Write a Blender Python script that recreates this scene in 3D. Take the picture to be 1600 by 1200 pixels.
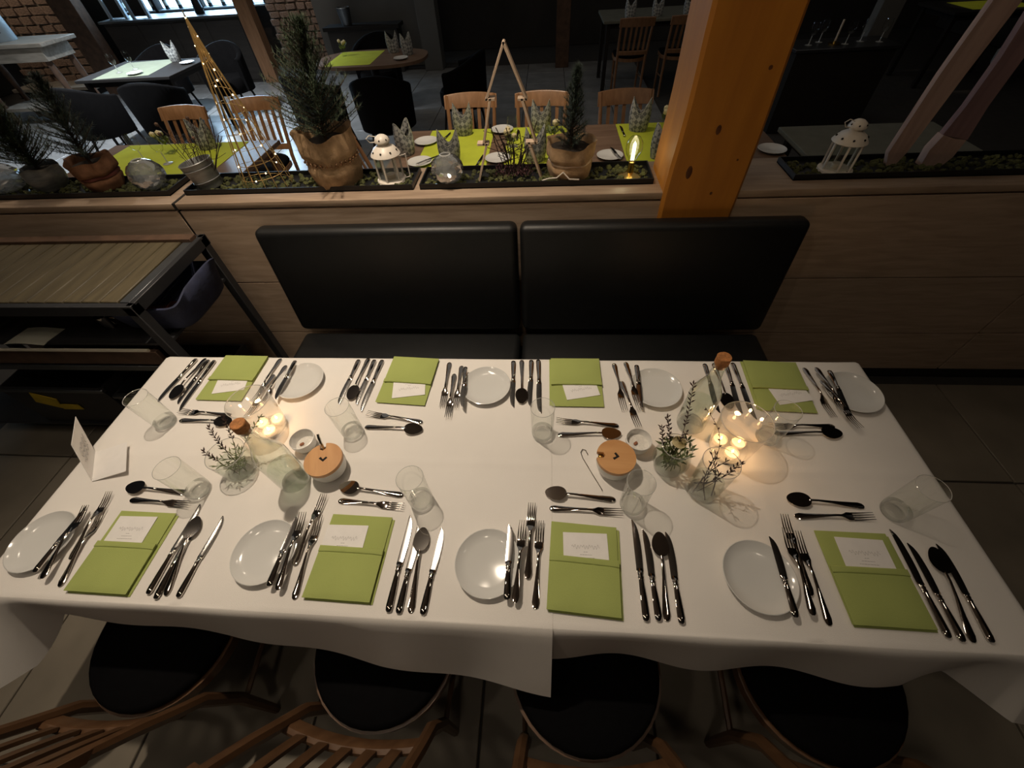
import bpy, bmesh, math, random
from mathutils import Vector, Matrix, Euler
for o in list(bpy.data.objects): bpy.data.objects.remove(o)
C = bpy.context.scene.collection
SC = bpy.context.scene
PI = math.pi
R = math.radians
random.seed(7)

# ------------------------------------------------------------ camera, world, lights, exposure
cam_d = bpy.data.cameras.new('camera'); cam = bpy.data.objects.new('camera', cam_d); C.objects.link(cam)
cam_d.sensor_width = 36.0; cam_d.lens = 625 / 1600 * 36.0; cam_d.clip_start = 0.02
cam.matrix_world = Matrix(((0.9967, -0.0117, 0.0750, 0.0), (0.0573, 0.7702, -0.6352, 0.0), (-0.0497, 0.6377, 0.7687, 1.84), (0, 0, 0, 1)))
_r = cam.matrix_world.to_3x3().to_quaternion().normalized().to_matrix().to_4x4(); _r.translation = (0, 0, 1.84); cam.matrix_world = _r
SC.camera = cam
w = bpy.data.worlds.new('world'); SC.world = w; w.use_nodes = True
w.node_tree.nodes['Background'].inputs[0].default_value = (0.75, 0.72, 0.7, 1)
w.node_tree.nodes['Background'].inputs[1].default_value = 0.004
SC.view_settings.view_transform = 'Standard'; SC.view_settings.look = 'None'
SC.view_settings.exposure = 0.0; SC.view_settings.gamma = 1.0; SC.view_settings.use_curve_mapping = False

def lamp(name, kind, loc, power, col, radius=0.05, target=None, angle=None, blend=0.6, size=None):
    d = bpy.data.lights.new(name, kind); d.energy = power; d.color = col
    if kind == 'AREA':
        d.shape = 'RECTANGLE'; d.size, d.size_y = size
    else:
        d.shadow_soft_size = radius
    if kind == 'SPOT': d.spot_size = R(angle); d.spot_blend = blend
    o = bpy.data.objects.new(name, d); C.objects.link(o); o.location = loc
    if target:
        o.rotation_euler = (Vector(target) - Vector(loc)).to_track_quat('-Z', 'Y').to_euler()
    return o
WARM = (1.0, 0.83, 0.64)
lamp('ceiling_spot_key', 'SPOT', (-0.95, 1.35, 3.60), 228, WARM, 0.04, (-0.72, 1.02, 0.75), 70, 1.0)
lamp('ceiling_spot_post', 'SPOT', (0.35, 0.35, 3.3), 8, (1.0, 0.66, 0.30), 0.05, (0.62, 1.7, 1.35), 34, 0.9)
lamp('ceiling_spot_ledge', 'SPOT', (-0.75, 0.95, 3.6), 66, WARM, 0.05, (-0.85, 1.9, 0.95), 62, 1.0)
lamp('ceiling_spot_dining', 'SPOT', (-0.4, 3.0, 3.5), 165, WARM, 0.05, (-0.50, 3.05, 0.75), 64, 1.0)
lamp('ceiling_spot_left_dining', 'SPOT', (-2.7, 2.6, 3.5), 95, WARM, 0.05, (-2.7, 2.75, 0.75), 84, 1.0)
lamp('ceiling_spot_corridor', 'SPOT', (-4.6, 4.9, 3.6), 1150, (0.86, 0.93, 1.0), 0.08, (-4.9, 5.3, 0), 100, 1.0)
lamp('ceiling_spot_round_table', 'SPOT', (-1.9, 5.6, 3.5), 14, WARM, 0.05, (-1.95, 5.8, 0.75), 45, 0.9)
lamp('ambient_fill_rear', 'AREA', (-2.0, 6.0, 3.85), 26, (1.0, 0.93, 0.84), target=(-2.0, 6.0, 0), size=(12.0, 5.0))  # broad unseen area light added to lift the ambient level at the rear
for x, y in ((-2.6, 0.2), (-0.2, -0.7), (1.5, 0.3), (-1.9, 2.3), (-0.45, 1.75), (0.9, 2.2), (-3.4, 1.4), (-1.2, -0.2)):
    lamp('ceiling_bulb', 'POINT', (x, y, 3.45), 5.0 if x > 0.5 else 11.0, WARM, 0.09)

# ------------------------------------------------------------ materials
def _bsdf(name):
    m = bpy.data.materials.new(name); m.use_nodes = True
    return m, m.node_tree, m.node_tree.nodes['Principled BSDF']
def _coords(nt, scale=(1, 1, 1), rot=(0, 0, 0)):
    tc = nt.nodes.new('ShaderNodeTexCoord'); mp = nt.nodes.new('ShaderNodeMapping')
    mp.inputs['Scale'].default_value = scale; mp.inputs['Rotation'].default_value = rot
    nt.links.new(tc.outputs['Object'], mp.inputs['Vector']); return mp.outputs['Vector']
def mat(name, col, rough=0.5, metal=0.0, var=0.12, scale=12.0, stretch=(1, 1, 1), bump=0.0, bscale=None, spec=0.5, emit=None, estr=0.0, trans=0.0, sheen=0.0):
    m, nt, b = _bsdf(name)
    v = _coords(nt, stretch)
    n = nt.nodes.new('ShaderNodeTexNoise'); n.inputs['Scale'].default_value = scale; n.inputs['Detail'].default_value = 4
    nt.links.new(v, n.inputs['Vector'])
    r = nt.nodes.new('ShaderNodeValToRGB'); r.color_ramp.elements[0].position = 0.3; r.color_ramp.elements[1].position = 0.7
    r.color_ramp.elements[0].color = tuple(c * (1 - var) for c in col) + (1,)
    r.color_ramp.elements[1].color = tuple(min(1, c * (1 + var)) for c in col) + (1,)
    nt.links.new(n.outputs['Fac'], r.inputs['Fac']); nt.links.new(r.outputs['Color'], b.inputs['Base Color'])
    b.inputs['Roughness'].default_value = rough; b.inputs['Metallic'].default_value = metal
    b.inputs['Specular IOR Level'].default_value = spec
    b.inputs['Transmission Weight'].default_value = trans
    if emit:
        b.inputs['Emission Color'].default_value = tuple(emit) + (1,); b.inputs['Emission Strength'].default_value = estr
    if bump:
        n2 = nt.nodes.new('ShaderNodeTexNoise'); n2.inputs['Scale'].default_value = bscale or scale * 8; n2.inputs['Detail'].default_value = 3
        nt.links.new(v, n2.inputs['Vector'])
        bp = nt.nodes.new('ShaderNodeBump'); bp.inputs['Strength'].default_value = bump; bp.inputs['Distance'].default_value = 0.004
        nt.links.new(n2.outputs['Fac'], bp.inputs['Height']); nt.links.new(bp.outputs['Normal'], b.inputs['Normal'])
    return m
def glass(name, tint=(0.96, 0.97, 0.95), base=0.03, edge=0.75, power=3.0, haze=0.0, white_share=0.0):
    """thin clear glass: passes light straight through, reflects more and more towards grazing angles"""
    m = bpy.data.materials.new(name); m.use_nodes = True; nt = m.node_tree; nt.nodes.clear()
    out = nt.nodes.new('ShaderNodeOutputMaterial'); mix = nt.nodes.new('ShaderNodeMixShader')
    tr = nt.nodes.new('ShaderNodeBsdfTransparent'); gl = nt.nodes.new('ShaderNodeBsdfGlossy')
    tr.inputs['Color'].default_value = tint + (1,); gl.inputs['Roughness'].default_value = 0.03
    lw = nt.nodes.new('ShaderNodeLayerWeight'); lw.inputs['Blend'].default_value = 0.5
    pw = nt.nodes.new('ShaderNodeMath'); pw.operation = 'POWER'; pw.inputs[1].default_value = power
    ma = nt.nodes.new('ShaderNodeMath'); ma.operation = 'MULTIPLY_ADD'; ma.inputs[1].default_value = edge; ma.inputs[2].default_value = base
    nt.links.new(lw.outputs['Facing'], pw.inputs[0]); nt.links.new(pw.outputs[0], ma.inputs[0]); nt.links.new(ma.outputs[0], mix.inputs[0])
    src = tr.outputs[0]
    if haze:
        df = nt.nodes.new('ShaderNodeBsdfTranslucent'); df.inputs['Color'].default_value = (0.9, 0.9, 0.88, 1)
        m2 = nt.nodes.new('ShaderNodeMixShader'); m2.inputs[0].default_value = haze
        nt.links.new(tr.outputs[0], m2.inputs[1]); nt.links.new(df.outputs[0], m2.inputs[2]); src = m2.outputs[0]
    if white_share:
        df = nt.nodes.new('ShaderNodeBsdfDiffuse'); df.inputs['Color'].default_value = (0.9, 0.9, 0.87, 1)
        m3 = nt.nodes.new('ShaderNodeMixShader'); m3.inputs[0].default_value = white_share
        nt.links.new(src, m3.inputs[1]); nt.links.new(df.outputs[0], m3.inputs[2]); src = m3.outputs[0]
    nt.links.new(src, mix.inputs[1]); nt.links.new(gl.outputs[0], mix.inputs[2]); nt.links.new(mix.outputs[0], out.inputs[0])
    return m
def wood(name, c1, c2, rough=0.45, along='x', scale=6.0, bump=0.15):
    st = {'x': (0.12, 1, 1), 'y': (1, 0.12, 1), 'z': (1, 1, 0.12)}[along]
    m, nt, b = _bsdf(name); v = _coords(nt, st)
    n = nt.nodes.new('ShaderNodeTexNoise'); n.inputs['Scale'].default_value = scale * 6; n.inputs['Detail'].default_value = 6; n.inputs['Distortion'].default_value = 0.6
    nt.links.new(v, n.inputs['Vector'])
    r = nt.nodes.new('ShaderNodeValToRGB'); r.color_ramp.elements[0].position = 0.32; r.color_ramp.elements[1].position = 0.68
    r.color_ramp.elements[0].color = c1 + (1,); r.color_ramp.elements[1].color = c2 + (1,)
    nt.links.new(n.outputs['Fac'], r.inputs['Fac']); nt.links.new(r.outputs['Color'], b.inputs['Base Color'])
    b.inputs['Roughness'].default_value = rough
    bp = nt.nodes.new('ShaderNodeBump'); bp.inputs['Strength'].default_value = bump; bp.inputs['Distance'].default_value = 0.002
    nt.links.new(n.outputs['Fac'], bp.inputs['Height']); nt.links.new(bp.outputs['Normal'], b.inputs['Normal'])
    return m
def checked(name, c1, c2, scale):
    m, nt, b = _bsdf(name); v = _coords(nt, (1, 1, 1), (0, R(45), R(0)))
    k = nt.nodes.new('ShaderNodeTexChecker'); k.inputs['Scale'].default_value = scale
    k.inputs['Color1'].default_value = c1 + (1,); k.inputs['Color2'].default_value = c2 + (1,)
    nt.links.new(v, k.inputs['Vector']); nt.links.new(k.outputs['Color'], b.inputs['Base Color']); b.inputs['Roughness'].default_value = 0.85
    return m
def glow(name, col, strength):
    m = bpy.data.materials.new(name); m.use_nodes = True; nt = m.node_tree; nt.nodes.clear()
    out = nt.nodes.new('ShaderNodeOutputMaterial'); e = nt.nodes.new('ShaderNodeEmission')
    e.inputs[0].default_value = col + (1,); e.inputs[1].default_value = strength
    nt.links.new(e.outputs[0], out.inputs[0]); return m

M = {}
M['cloth'] = mat('white_linen', (0.80, 0.77, 0.73), 0.9, var=0.03, scale=4, bump=0.25, bscale=900, spec=0.2)
M['napkin'] = mat('lime_green_paper_linen', (0.37, 0.43, 0.135), 0.9, var=0.05, scale=8, bump=0.3, bscale=700, spec=0.15)
M['runner'] = mat('yellow_green_fabric', (0.46, 0.52, 0.045), 0.9, var=0.08, scale=8, bump=0.2, bscale=300, spec=0.15)
M['card'] = mat('white_card', (0.80, 0.78, 0.76), 0.7, var=0.03, scale=30)
M['ink'] = mat('grey_ink', (0.36, 0.34, 0.34), 0.8, var=0.05)
M['china'] = mat('white_china', (0.66, 0.66, 0.64), 0.12, var=0.02, scale=5)
M['steel'] = mat('polished_steel', (0.60, 0.56, 0.52), 0.05, 1.0, var=0.06, scale=20)
M['blade'] = mat('brushed_blade_steel', (0.66, 0.64, 0.62), 0.16, 1.0, var=0.08, scale=60, stretch=(1, 0.1, 1))
M['glass'] = glass('clear_glass')
def thick_glass(name, share=0.55):
    m = bpy.data.materials.new(name); m.use_nodes = True; nt = m.node_tree; nt.nodes.clear()
    out = nt.nodes.new('ShaderNodeOutputMaterial'); mix = nt.nodes.new('ShaderNodeMixShader'); tr = nt.nodes.new('ShaderNodeBsdfTransparent'); gl = nt.nodes.new('ShaderNodeBsdfGlass')
    gl.inputs['IOR'].default_value = 1.5; gl.inputs['Roughness'].default_value = 0.0; tr.inputs['Color'].default_value = (0.97, 0.98, 0.97, 1)
    mix.inputs[0].default_value = share; nt.links.new(tr.outputs[0], mix.inputs[1]); nt.links.new(gl.outputs[0], mix.inputs[2]); nt.links.new(mix.outputs[0], out.inputs[0]); return m
M['glass_base'] = thick_glass('thick_glass_base')
M['rim'] = glass('glass_rim', (0.93, 0.94, 0.92), 0.15, 0.4, 1.2, haze=0.2, white_share=0.45)  # bright refracted light along the rim put in as diffuse white
M['candle_glass'] = glass('candle_glass', (0.97, 0.96, 0.93), 0.045, 0.85, 2.2, haze=0.17)
M['bottle_glass'] = glass('greenish_bottle_glass', (0.93, 0.96, 0.91), 0.05, 0.85, 2.2)
M['water'] = glass('water_surface', (0.92, 0.95, 0.92), 0.05, 0.5, 3)
M['pleat_glass'] = glass('cut_crystal', (0.78, 0.80, 0.80), 0.30, 0.65, 1.0, haze=0.22, white_share=0.20)
M['black_leather'] = mat('black_leatherette', (0.0065, 0.007, 0.0075), 0.45, var=0.15, scale=30, bump=0.12, bscale=420, spec=0.42)
M['black_fabric'] = mat('black_seat_fabric', (0.0025, 0.0025, 0.003), 0.85, var=0.2, scale=60, spec=0.08)
M['dark_fabric'] = mat('charcoal_upholstery', (0.0035, 0.003, 0.003), 0.9, var=0.2, scale=20, spec=0.08)
M['panel'] = wood('brown_oak_panel', (0.44, 0.32, 0.225), (0.58, 0.44, 0.325), 0.5, 'x', 7)
M['ledge'] = wood('brown_oak_ledge', (0.26, 0.185, 0.13), (0.38, 0.28, 0.20), 0.45, 'x', 7)
M['gap'] = mat('dark_joint', (0.012, 0.009, 0.007), 0.9)
M['post'] = wood('orange_spruce_beam', (0.40, 0.15, 0.016), (0.50, 0.20, 0.022), 0.55, 'z', 3)
M['knot'] = mat('dark_knot', (0.10, 0.03, 0.005), 0.6, var=0.3, scale=40)
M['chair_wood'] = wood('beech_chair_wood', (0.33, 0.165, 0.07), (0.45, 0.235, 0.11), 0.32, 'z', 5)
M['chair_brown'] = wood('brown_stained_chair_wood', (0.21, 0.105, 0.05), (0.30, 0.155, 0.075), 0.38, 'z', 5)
M['table_wood'] = wood('brown_table_top', (0.14, 0.085, 0.055), (0.21, 0.135, 0.09), 0.35, 'x', 5)
M['old_wood'] = wood('grey_aged_wood', (0.22, 0.19, 0.15), (0.36, 0.31, 0.25), 0.7, 'x', 5)
M['pink_wood'] = wood('pale_pinkish_board', (0.36, 0.24, 0.20), (0.5, 0.35, 0.29), 0.7, 'z', 4)
M['plum_wood'] = wood('plum_brown_board', (0.2, 0.12, 0.12), (0.29, 0.18, 0.18), 0.75, 'z', 4)
M['pale_wood'] = wood('pale_pine_strip', (0.6, 0.45, 0.32), (0.72, 0.56, 0.42), 0.5, 'z', 6)
M['lid_wood'] = wood('acacia_lid', (0.50, 0.24, 0.085), (0.66, 0.36, 0.15), 0.4, 'y', 5)
M['cork'] = mat('cork', (0.42, 0.17, 0.05), 0.8, var=0.3, scale=120, bump=0.3, bscale=300)
M['trolley_wood'] = wood('olive_brown_slat', (0.07, 0.056, 0.03), (0.115, 0.092, 0.05), 0.55, 'y', 5)
M['trolley_metal'] = mat('dark_powder_coated_metal', (0.035, 0.036, 0.04), 0.45, 0.3, var=0.1)
M['grey_metal'] = mat('grey_brushed_edge', (0.16, 0.17, 0.18), 0.35, 0.8, var=0.1)
M['rod'] = mat('pale_satin_rod', (0.62, 0.58, 0.48), 0.45, 0.1, var=0.04)
M['pale_runner'] = mat('pale_green_runner', (0.24, 0.27, 0.19), 0.9, var=0.08, scale=8)
M['chair_shaded'] = wood('shaded_brown_chair_wood', (0.085, 0.042, 0.02), (0.135, 0.07, 0.034), 0.38, 'z', 5)  # brown chair wood, the dimness around the near chairs put into its colour
M['chrome'] = mat('chrome_rail', (0.7, 0.68, 0.62), 0.2, 1.0, var=0.04)
M['blue_cloth'] = mat('navy_sack_cloth', (0.022, 0.028, 0.065), 0.8, var=0.4, scale=14, bump=0.5, bscale=60)
M['red_cloth'] = mat('red_rag', (0.12, 0.03, 0.02), 0.8, var=0.3)
M['yellow_tape'] = mat('yellow_tape', (0.55, 0.40, 0.02), 0.6, var=0.15)
M['label_paper'] = mat('pale_label_paper', (0.45, 0.45, 0.38), 0.8, var=0.08)
M['tile'] = mat('grey_slate_tile', (0.27, 0.27, 0.265), 0.26, var=0.18, scale=3.5, bump=0.08, bscale=25)
M['near_tile'] = mat('beige_slate_tile', (0.235, 0.205, 0.16), 0.55, var=0.18, scale=3.5, bump=0.1, bscale=25)
M['grout'] = mat('dark_grout', (0.05, 0.045, 0.04), 0.9)
M['dark_wall'] = mat('dark_plaster', (0.035, 0.032, 0.029), 0.9, var=0.2, scale=2)
M['grey_wall'] = mat('grey_plaster', (0.12, 0.12, 0.115), 0.9, var=0.1, scale=2)
M['ceiling'] = mat('dark_timber_ceiling', (0.05, 0.035, 0.025), 0.9)
M['brick'] = mat('warm_rubble_brick', (0.26, 0.17, 0.12), 0.85, var=0.5, scale=9, bump=0.5, bscale=40)
M['mortar'] = mat('pale_mortar', (0.2, 0.17, 0.13), 0.95, var=0.3)
M['bar_front'] = wood('black_brown_bar_front', (0.022, 0.018, 0.015), (0.035, 0.028, 0.023), 0.6, 'x', 3)
M['burlap'] = mat('burlap', (0.42, 0.28, 0.16), 0.95, var=0.25, scale=30, bump=0.8, bscale=420, spec=0.1)
M['rust_burlap'] = mat('rust_burlap', (0.25, 0.125, 0.07), 0.95, var=0.3, scale=25, bump=0.8, bscale=420, spec=0.1)
M['soil'] = mat('dark_soil', (0.02, 0.014, 0.01), 0.95)
M['needle'] = mat('conifer_needles', (0.033, 0.055, 0.026), 0.7, var=0.4, scale=14)
M['needle2'] = mat('bluish_conifer_needles', (0.04, 0.062, 0.045), 0.7, var=0.35, scale=14)
M['bark'] = mat('brown_bark', (0.09, 0.05, 0.03), 0.9, var=0.3)
M['moss'] = mat('olive_moss', (0.065, 0.07, 0.022), 0.95, var=0.6, scale=30, bump=0.8, bscale=160)
M['tray'] = mat('black_metal_tray', (0.012, 0.012, 0.013), 0.35, 0.2)
M['white_enamel'] = mat('white_enamel', (0.74, 0.68, 0.60), 0.4, var=0.06)
M['zinc'] = mat('zinc', (0.30, 0.31, 0.31), 0.45, 0.6, var=0.25, scale=20, stretch=(1, 1, 4))
M['gold_wire'] = mat('gold_wire', (0.62, 0.42, 0.17), 0.35, 0.6, var=0.15)
M['brass'] = mat('brass', (0.75, 0.5, 0.15), 0.22, 1.0)
M['copper_bead'] = mat('shiny_bead', (0.55, 0.34, 0.2), 0.2, 0.6)
M['heather'] = mat('dark_heather', (0.10, 0.045, 0.05), 0.9, var=0.5, scale=30)
M['twig'] = mat('dark_twig', (0.035, 0.02, 0.015), 0.85, var=0.3)
M['sprig'] = mat('dark_red_berry_sprig', (0.04, 0.014, 0.010), 0.6, var=0.4)
M['green_leaf'] = mat('grey_green_leaf', (0.14, 0.18, 0.07), 0.6, var=0.3)
M['rose'] = mat('cream_rose', (0.72, 0.62, 0.36), 0.7, var=0.12)
M['wax'] = mat('white_wax', (0.66, 0.56, 0.45), 0.5, var=0.03)
M['ceramic'] = mat('white_ceramic', (0.78, 0.77, 0.74), 0.3, var=0.03)
M['salt'] = mat('salt', (0.75, 0.72, 0.66), 0.9, var=0.1, scale=80, bump=0.6, bscale=400)
M['spice'] = mat('brown_spice', (0.3, 0.12, 0.06), 0.9, var=0.4)
M['flame'] = glow('candle_flame', (1.0, 0.62, 0.26), 16.0)
M['led'] = glow('warm_led', (1.0, 0.78, 0.45), 9.0)
M['led_tube'] = glow('led_filament', (1.0, 0.93, 0.55), 3.2)
M['bar_light'] = glow('backlit_bar_panel', (0.42, 0.70, 1.0), 9.0)
M['checked'] = checked('grey_checked_napkin', (0.42, 0.42, 0.40), (0.15, 0.155, 0.155), 44)
M['dark_green_cloth'] = mat('dark_grey_green_cloth', (0.14, 0.14, 0.11), 0.9, var=0.1)
M['milk'] = mat('pale_blue_white_plastic', (0.35, 0.42, 0.47), 0.5, var=0.05)
M['dark_steel'] = mat('dark_steel', (0.1, 0.1, 0.105), 0.35, 0.8)

# ------------------------------------------------------------ mesh builder
class MB:
    def __init__(s): s.bm = bmesh.new()
    def _xf(s, verts, c, rot):
        mt = Matrix.Translation(c) @ (Euler(rot).to_matrix().to_4x4() if rot else Matrix())
        for v in verts: v.co = mt @ v.co
    def box(s, c, size, rot=None, bev=0.0, seg=1):
        r = bmesh.ops.create_cube(s.bm, size=1.0); vs = r['verts']
        for v in vs: v.co = Vector((v.co.x * size[0], v.co.y * size[1], v.co.z * size[2]))
        if bev > 0:
            es = list({e for v in vs for e in v.link_edges})
            q = bmesh.ops.bevel(s.bm, geom=es, offset=min(bev, min(size) * 0.49), segments=seg, profile=0.5, affect='EDGES')
            vs = list({v for f in q['faces'] for v in f.verts} | {v for v in vs if v.is_valid})
        s._xf(vs, c, rot); return s
    def rings(s, rings, closed=False, cap=True):
        prev = None; first = None
        for rg in rings:
            cur = [s.bm.verts.new(p) for p in rg]
            if prev:
                n = len(cur)
                for i in range(n):
                    j = (i + 1) % n
                    try: s.bm.faces.new((prev[i], prev[j], cur[j], cur[i]))
                    except ValueError: pass
            else: first = cur
            prev = cur
        if cap and not closed:
            try:
                s.bm.faces.new(list(reversed(first))); s.bm.faces.new(prev)
            except ValueError: pass
        if closed:
            n = len(prev)
            for i in range(n):
                j = (i + 1) % n
                s.bm.faces.new((prev[i], prev[j], first[j], first[i]))
        return s
    def lathe(s, prof, seg=24, c=(0, 0, 0), rot=None, cap=False, sx=1.0, sy=1.0):
        mt = Euler(rot).to_matrix() if rot else Matrix.Identity(3); c = Vector(c)
        rg = []
        for r, z in prof:
            r = max(r, 1e-5)
            rg.append([c + mt @ Vector((r * math.cos(2 * PI * i / seg) * sx, r * math.sin(2 * PI * i / seg) * sy, z)) for i in range(seg)])
        return s.rings(rg, cap=cap)
    def cyl(s, c, r, h, seg=16, r2=None, rot=None):
        return s.lathe([(r, 0), (r if r2 is None else r2, h)], seg, c, rot, cap=True)
    def tube(s, pts, rad, seg=6, cap=True, closed=False):
        pts = [Vector(p) for p in pts]; n = len(pts)
        if not hasattr(rad, '__len__'): rad = [rad] * n
        up = None; rg = []
        for i, p in enumerate(pts):
            if closed: t = pts[(i + 1) % n] - pts[i - 1]
            else: t = pts[min(i + 1, n - 1)] - pts[max(i - 1, 0)]
            t = t.normalized() if t.length > 1e-9 else Vector((0, 0, 1))
            if up is None:
                a = Vector((0, 0, 1)) if abs(t.z) < 0.9 else Vector((1, 0, 0)); up = (a - t * a.dot(t)).normalized()
            else:
                up = up - t * up.dot(t); up = up.normalized() if up.length > 1e-6 else t.orthogonal().normalized()
            sd = t.cross(up)
            rg.append([p + (up * math.cos(2 * PI * k / seg) + sd * math.sin(2 * PI * k / seg)) * rad[i] for k in range(seg)])
        return s.rings(rg, closed=closed, cap=cap)
    def ribbon(s, secs, seg=8, sq=1.0):
        """sections along y: (x, y, z, half width, half thickness)"""
        rg = []
        for x, y, z, hw, ht in secs:
            ring = []
            for k in range(seg):
                a = 2 * PI * (k + 0.5) / seg; ca, sa = math.cos(a), math.sin(a)
                ring.append(Vector((x + hw * math.copysign(abs(ca) ** sq, ca), y, z + ht * math.copysign(abs(sa) ** sq, sa))))
            rg.append(ring)
        return s.rings(rg)
    def prism(s, outline, z0, z1, mt=None):
        mt = mt or Matrix()
        a = [s.bm.verts.new(mt @ Vector((x, y, z0))) for x, y in outline]; b = [s.bm.verts.new(mt @ Vector((x, y, z1))) for x, y in outline]
        n = len(a)
        s.bm.faces.new(list(reversed(a))); s.bm.faces.new(b)
        for i in range(n): s.bm.faces.new((a[i], a[(i + 1) % n], b[(i + 1) % n], b[i]))
        return s
    def grid(s, fn, nu, nv):
        vs = [[s.bm.verts.new(fn(i / nu, j / nv)) for j in range(nv + 1)] for i in range(nu + 1)]
        for i in range(nu):
            for j in range(nv): s.bm.faces.new((vs[i][j], vs[i + 1][j], vs[i + 1][j + 1], vs[i][j + 1]))
        return s
    def quad(s, a, b, c, d):
        s.bm.faces.new([s.bm.verts.new(p) for p in (a, b, c, d)]); return s
    def ball(s, c, r, sub=1, scale=(1, 1, 1), rot=None):
        q = bmesh.ops.create_icosphere(s.bm, subdivisions=sub, radius=r)
        for v in q['verts']: v.co = Vector((v.co.x * scale[0], v.co.y * scale[1], v.co.z * scale[2]))
        s._xf(q['verts'], c, rot); return s
    def mesh(s, name, angle=38, flip=True):
        if flip: bmesh.ops.recalc_face_normals(s.bm, faces=s.bm.faces)
        me = bpy.data.meshes.new(name); s.bm.to_mesh(me); s.bm.free()
        me.shade_smooth(); me.set_sharp_from_angle(angle=R(angle)); return me
    def build(s, name, m, parent=None, loc=(0, 0, 0), rot=(0, 0, 0), angle=38, flip=True):
        me = s.mesh(name, angle, flip); me.materials.append(m)
        return link(name, me, parent, loc, rot)
def link(name, me, parent=None, loc=(0, 0, 0), rot=(0, 0, 0)):
    o = bpy.data.objects.new(name, me); C.objects.link(o); o.location = loc; o.rotation_euler = rot
    if parent: o.parent = parent
    return o
def tag(o, label, cat, group=None):
    o['label'] = label; o['category'] = cat
    if group: o['group'] = group
    return o
def thing(name, label, cat, loc=(0, 0, 0), rotz=0.0, group=None):
    o = bpy.data.objects.new(name, None); C.objects.link(o); o.empty_display_size = 0.05
    o.location = loc; o.rotation_euler = (0, 0, rotz); return tag(o, label, cat, group)
def struct(o): o['kind'] = 'structure'; return o
def stuff(o): o['kind'] = 'stuff'; return o
def copy_tree(o, parent=None):
    c = o.copy(); C.objects.link(c)
    if parent: c.parent = parent
    for ch in list(o.children): copy_tree(ch, c)
    return c
class Kind:
    """first call moves the prototype itself, later calls copy it with its parts"""
    def __init__(s, root): s.root = root; s.used = False
    def put(s, label, loc, rotz=0.0, group=None, tilt=None, scale=None):
        o = copy_tree(s.root) if s.used else s.root
        s.used = True
        o.location = loc; o.rotation_euler = tilt if tilt else (0, 0, rotz); o['label'] = label
        if scale: o.scale = scale
        if group: o['group'] = group
        return o
def rect(x0, x1, y0, y1): return [(x0, y0), (x1, y0), (x1, y1), (x0, y1)]

# ============================================================ SETTING
b = MB(); b.box((-1.5, 4.0, -0.03), (17.4, 12.4, 0.04)); floor = struct(b.build('floor', M['grout'])); floor['label'] = 'grey and beige slate tile floor'
tile_bm = MB().box((0, 0, 0.002), (0.592, 0.592, 0.016), bev=0.003)
tile_me = tile_bm.mesh('tile'); tile_me.materials.append(M['tile'])
near_me = MB().box((0, 0, 0.002), (0.592, 0.592, 0.016), bev=0.003).mesh('near_tile'); near_me.materials.append(M['near_tile'])
for i in range(-15, 6):
    for j in range(4, 15):
        x, y = i * 0.6, 0.15 + j * 0.6
        if y < 2.3 or (x > 1.6 and y > 4.8) or y > 9.2: continue
        link('tile', tile_me, floor, (x, y, -0.010 + random.uniform(-0.0006, 0.0006)))
for i in range(-5, 5):
    for j in range(-2, 3):
        link('tile', near_me, floor, (i * 0.6 + 0.1, 0.06 + j * 0.6, -0.010 + random.uniform(-0.0006, 0.0006)))
def wall(name, c, size, m='dark_wall'): return struct(MB().box(c, size).build(name, M[m]))
wall('wall_far', (-1.5, 10.2, 1.95), (17.4, 0.1, 3.9)); wall('wall_left', (-10.15, 4.0, 1.95), (0.1, 12.4, 3.9))
wall('wall_right', (7.15, 4.0, 1.95), (0.1, 12.4, 3.9)); wall('wall_near', (-1.5, -2.15, 1.95), (17.4, 0.1, 3.9))
struct(MB().box((-1.5, 4.0, 3.95), (17.4, 12.4, 0.1)).build('ceiling', M['ceiling']))

# half-height partition with oak panels and a ledge
part = struct(MB().box((0.2, 1.765, 0.515), (6.9, 0.25, 1.03)).build('wall_center', M['gap']))
part['label'] = 'brown oak clad half wall behind the black bench'
xs = [-3.25, -1.603, 0.515, 0.735, 2.2, 3.65]
for k in range(5):
    if k == 2: continue
    a, c = xs[k] + 0.006, xs[k + 1] - 0.006
    z0 = 0.06
    for (p, q) in ((0.06, 0.325), (0.33, 0.665), (0.67, 1.045)):
        MB().box(((a + c) / 2, 1.63, (p + q) / 2), (c - a, 0.022, q - p - 0.001), bev=0.0008).build('panel', M['panel'], part)
for a, c in ((-3.25, -1.610), (-1.597, 0.50), (0.75, 3.65)):
    MB().box(((a + c) / 2, 1.765, 1.066), (c - a, 0.30, 0.028), bev=0.005, seg=2).build('ledge_board', M['ledge'], part)
MB().box((-1.603, 1.6315, 0.553), (0.0116, 0.021, 0.98)).build('joint_strip', M['gap'], part)
MB().box((-1.6035, 1.765, 1.066), (0.0126, 0.299, 0.0276)).build('joint_strip', M['gap'], part)
MB().box((0.2, 1.625, 0.03), (6.9, 0.02, 0.06)).build('skirting', M['gap'], part)

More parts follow.
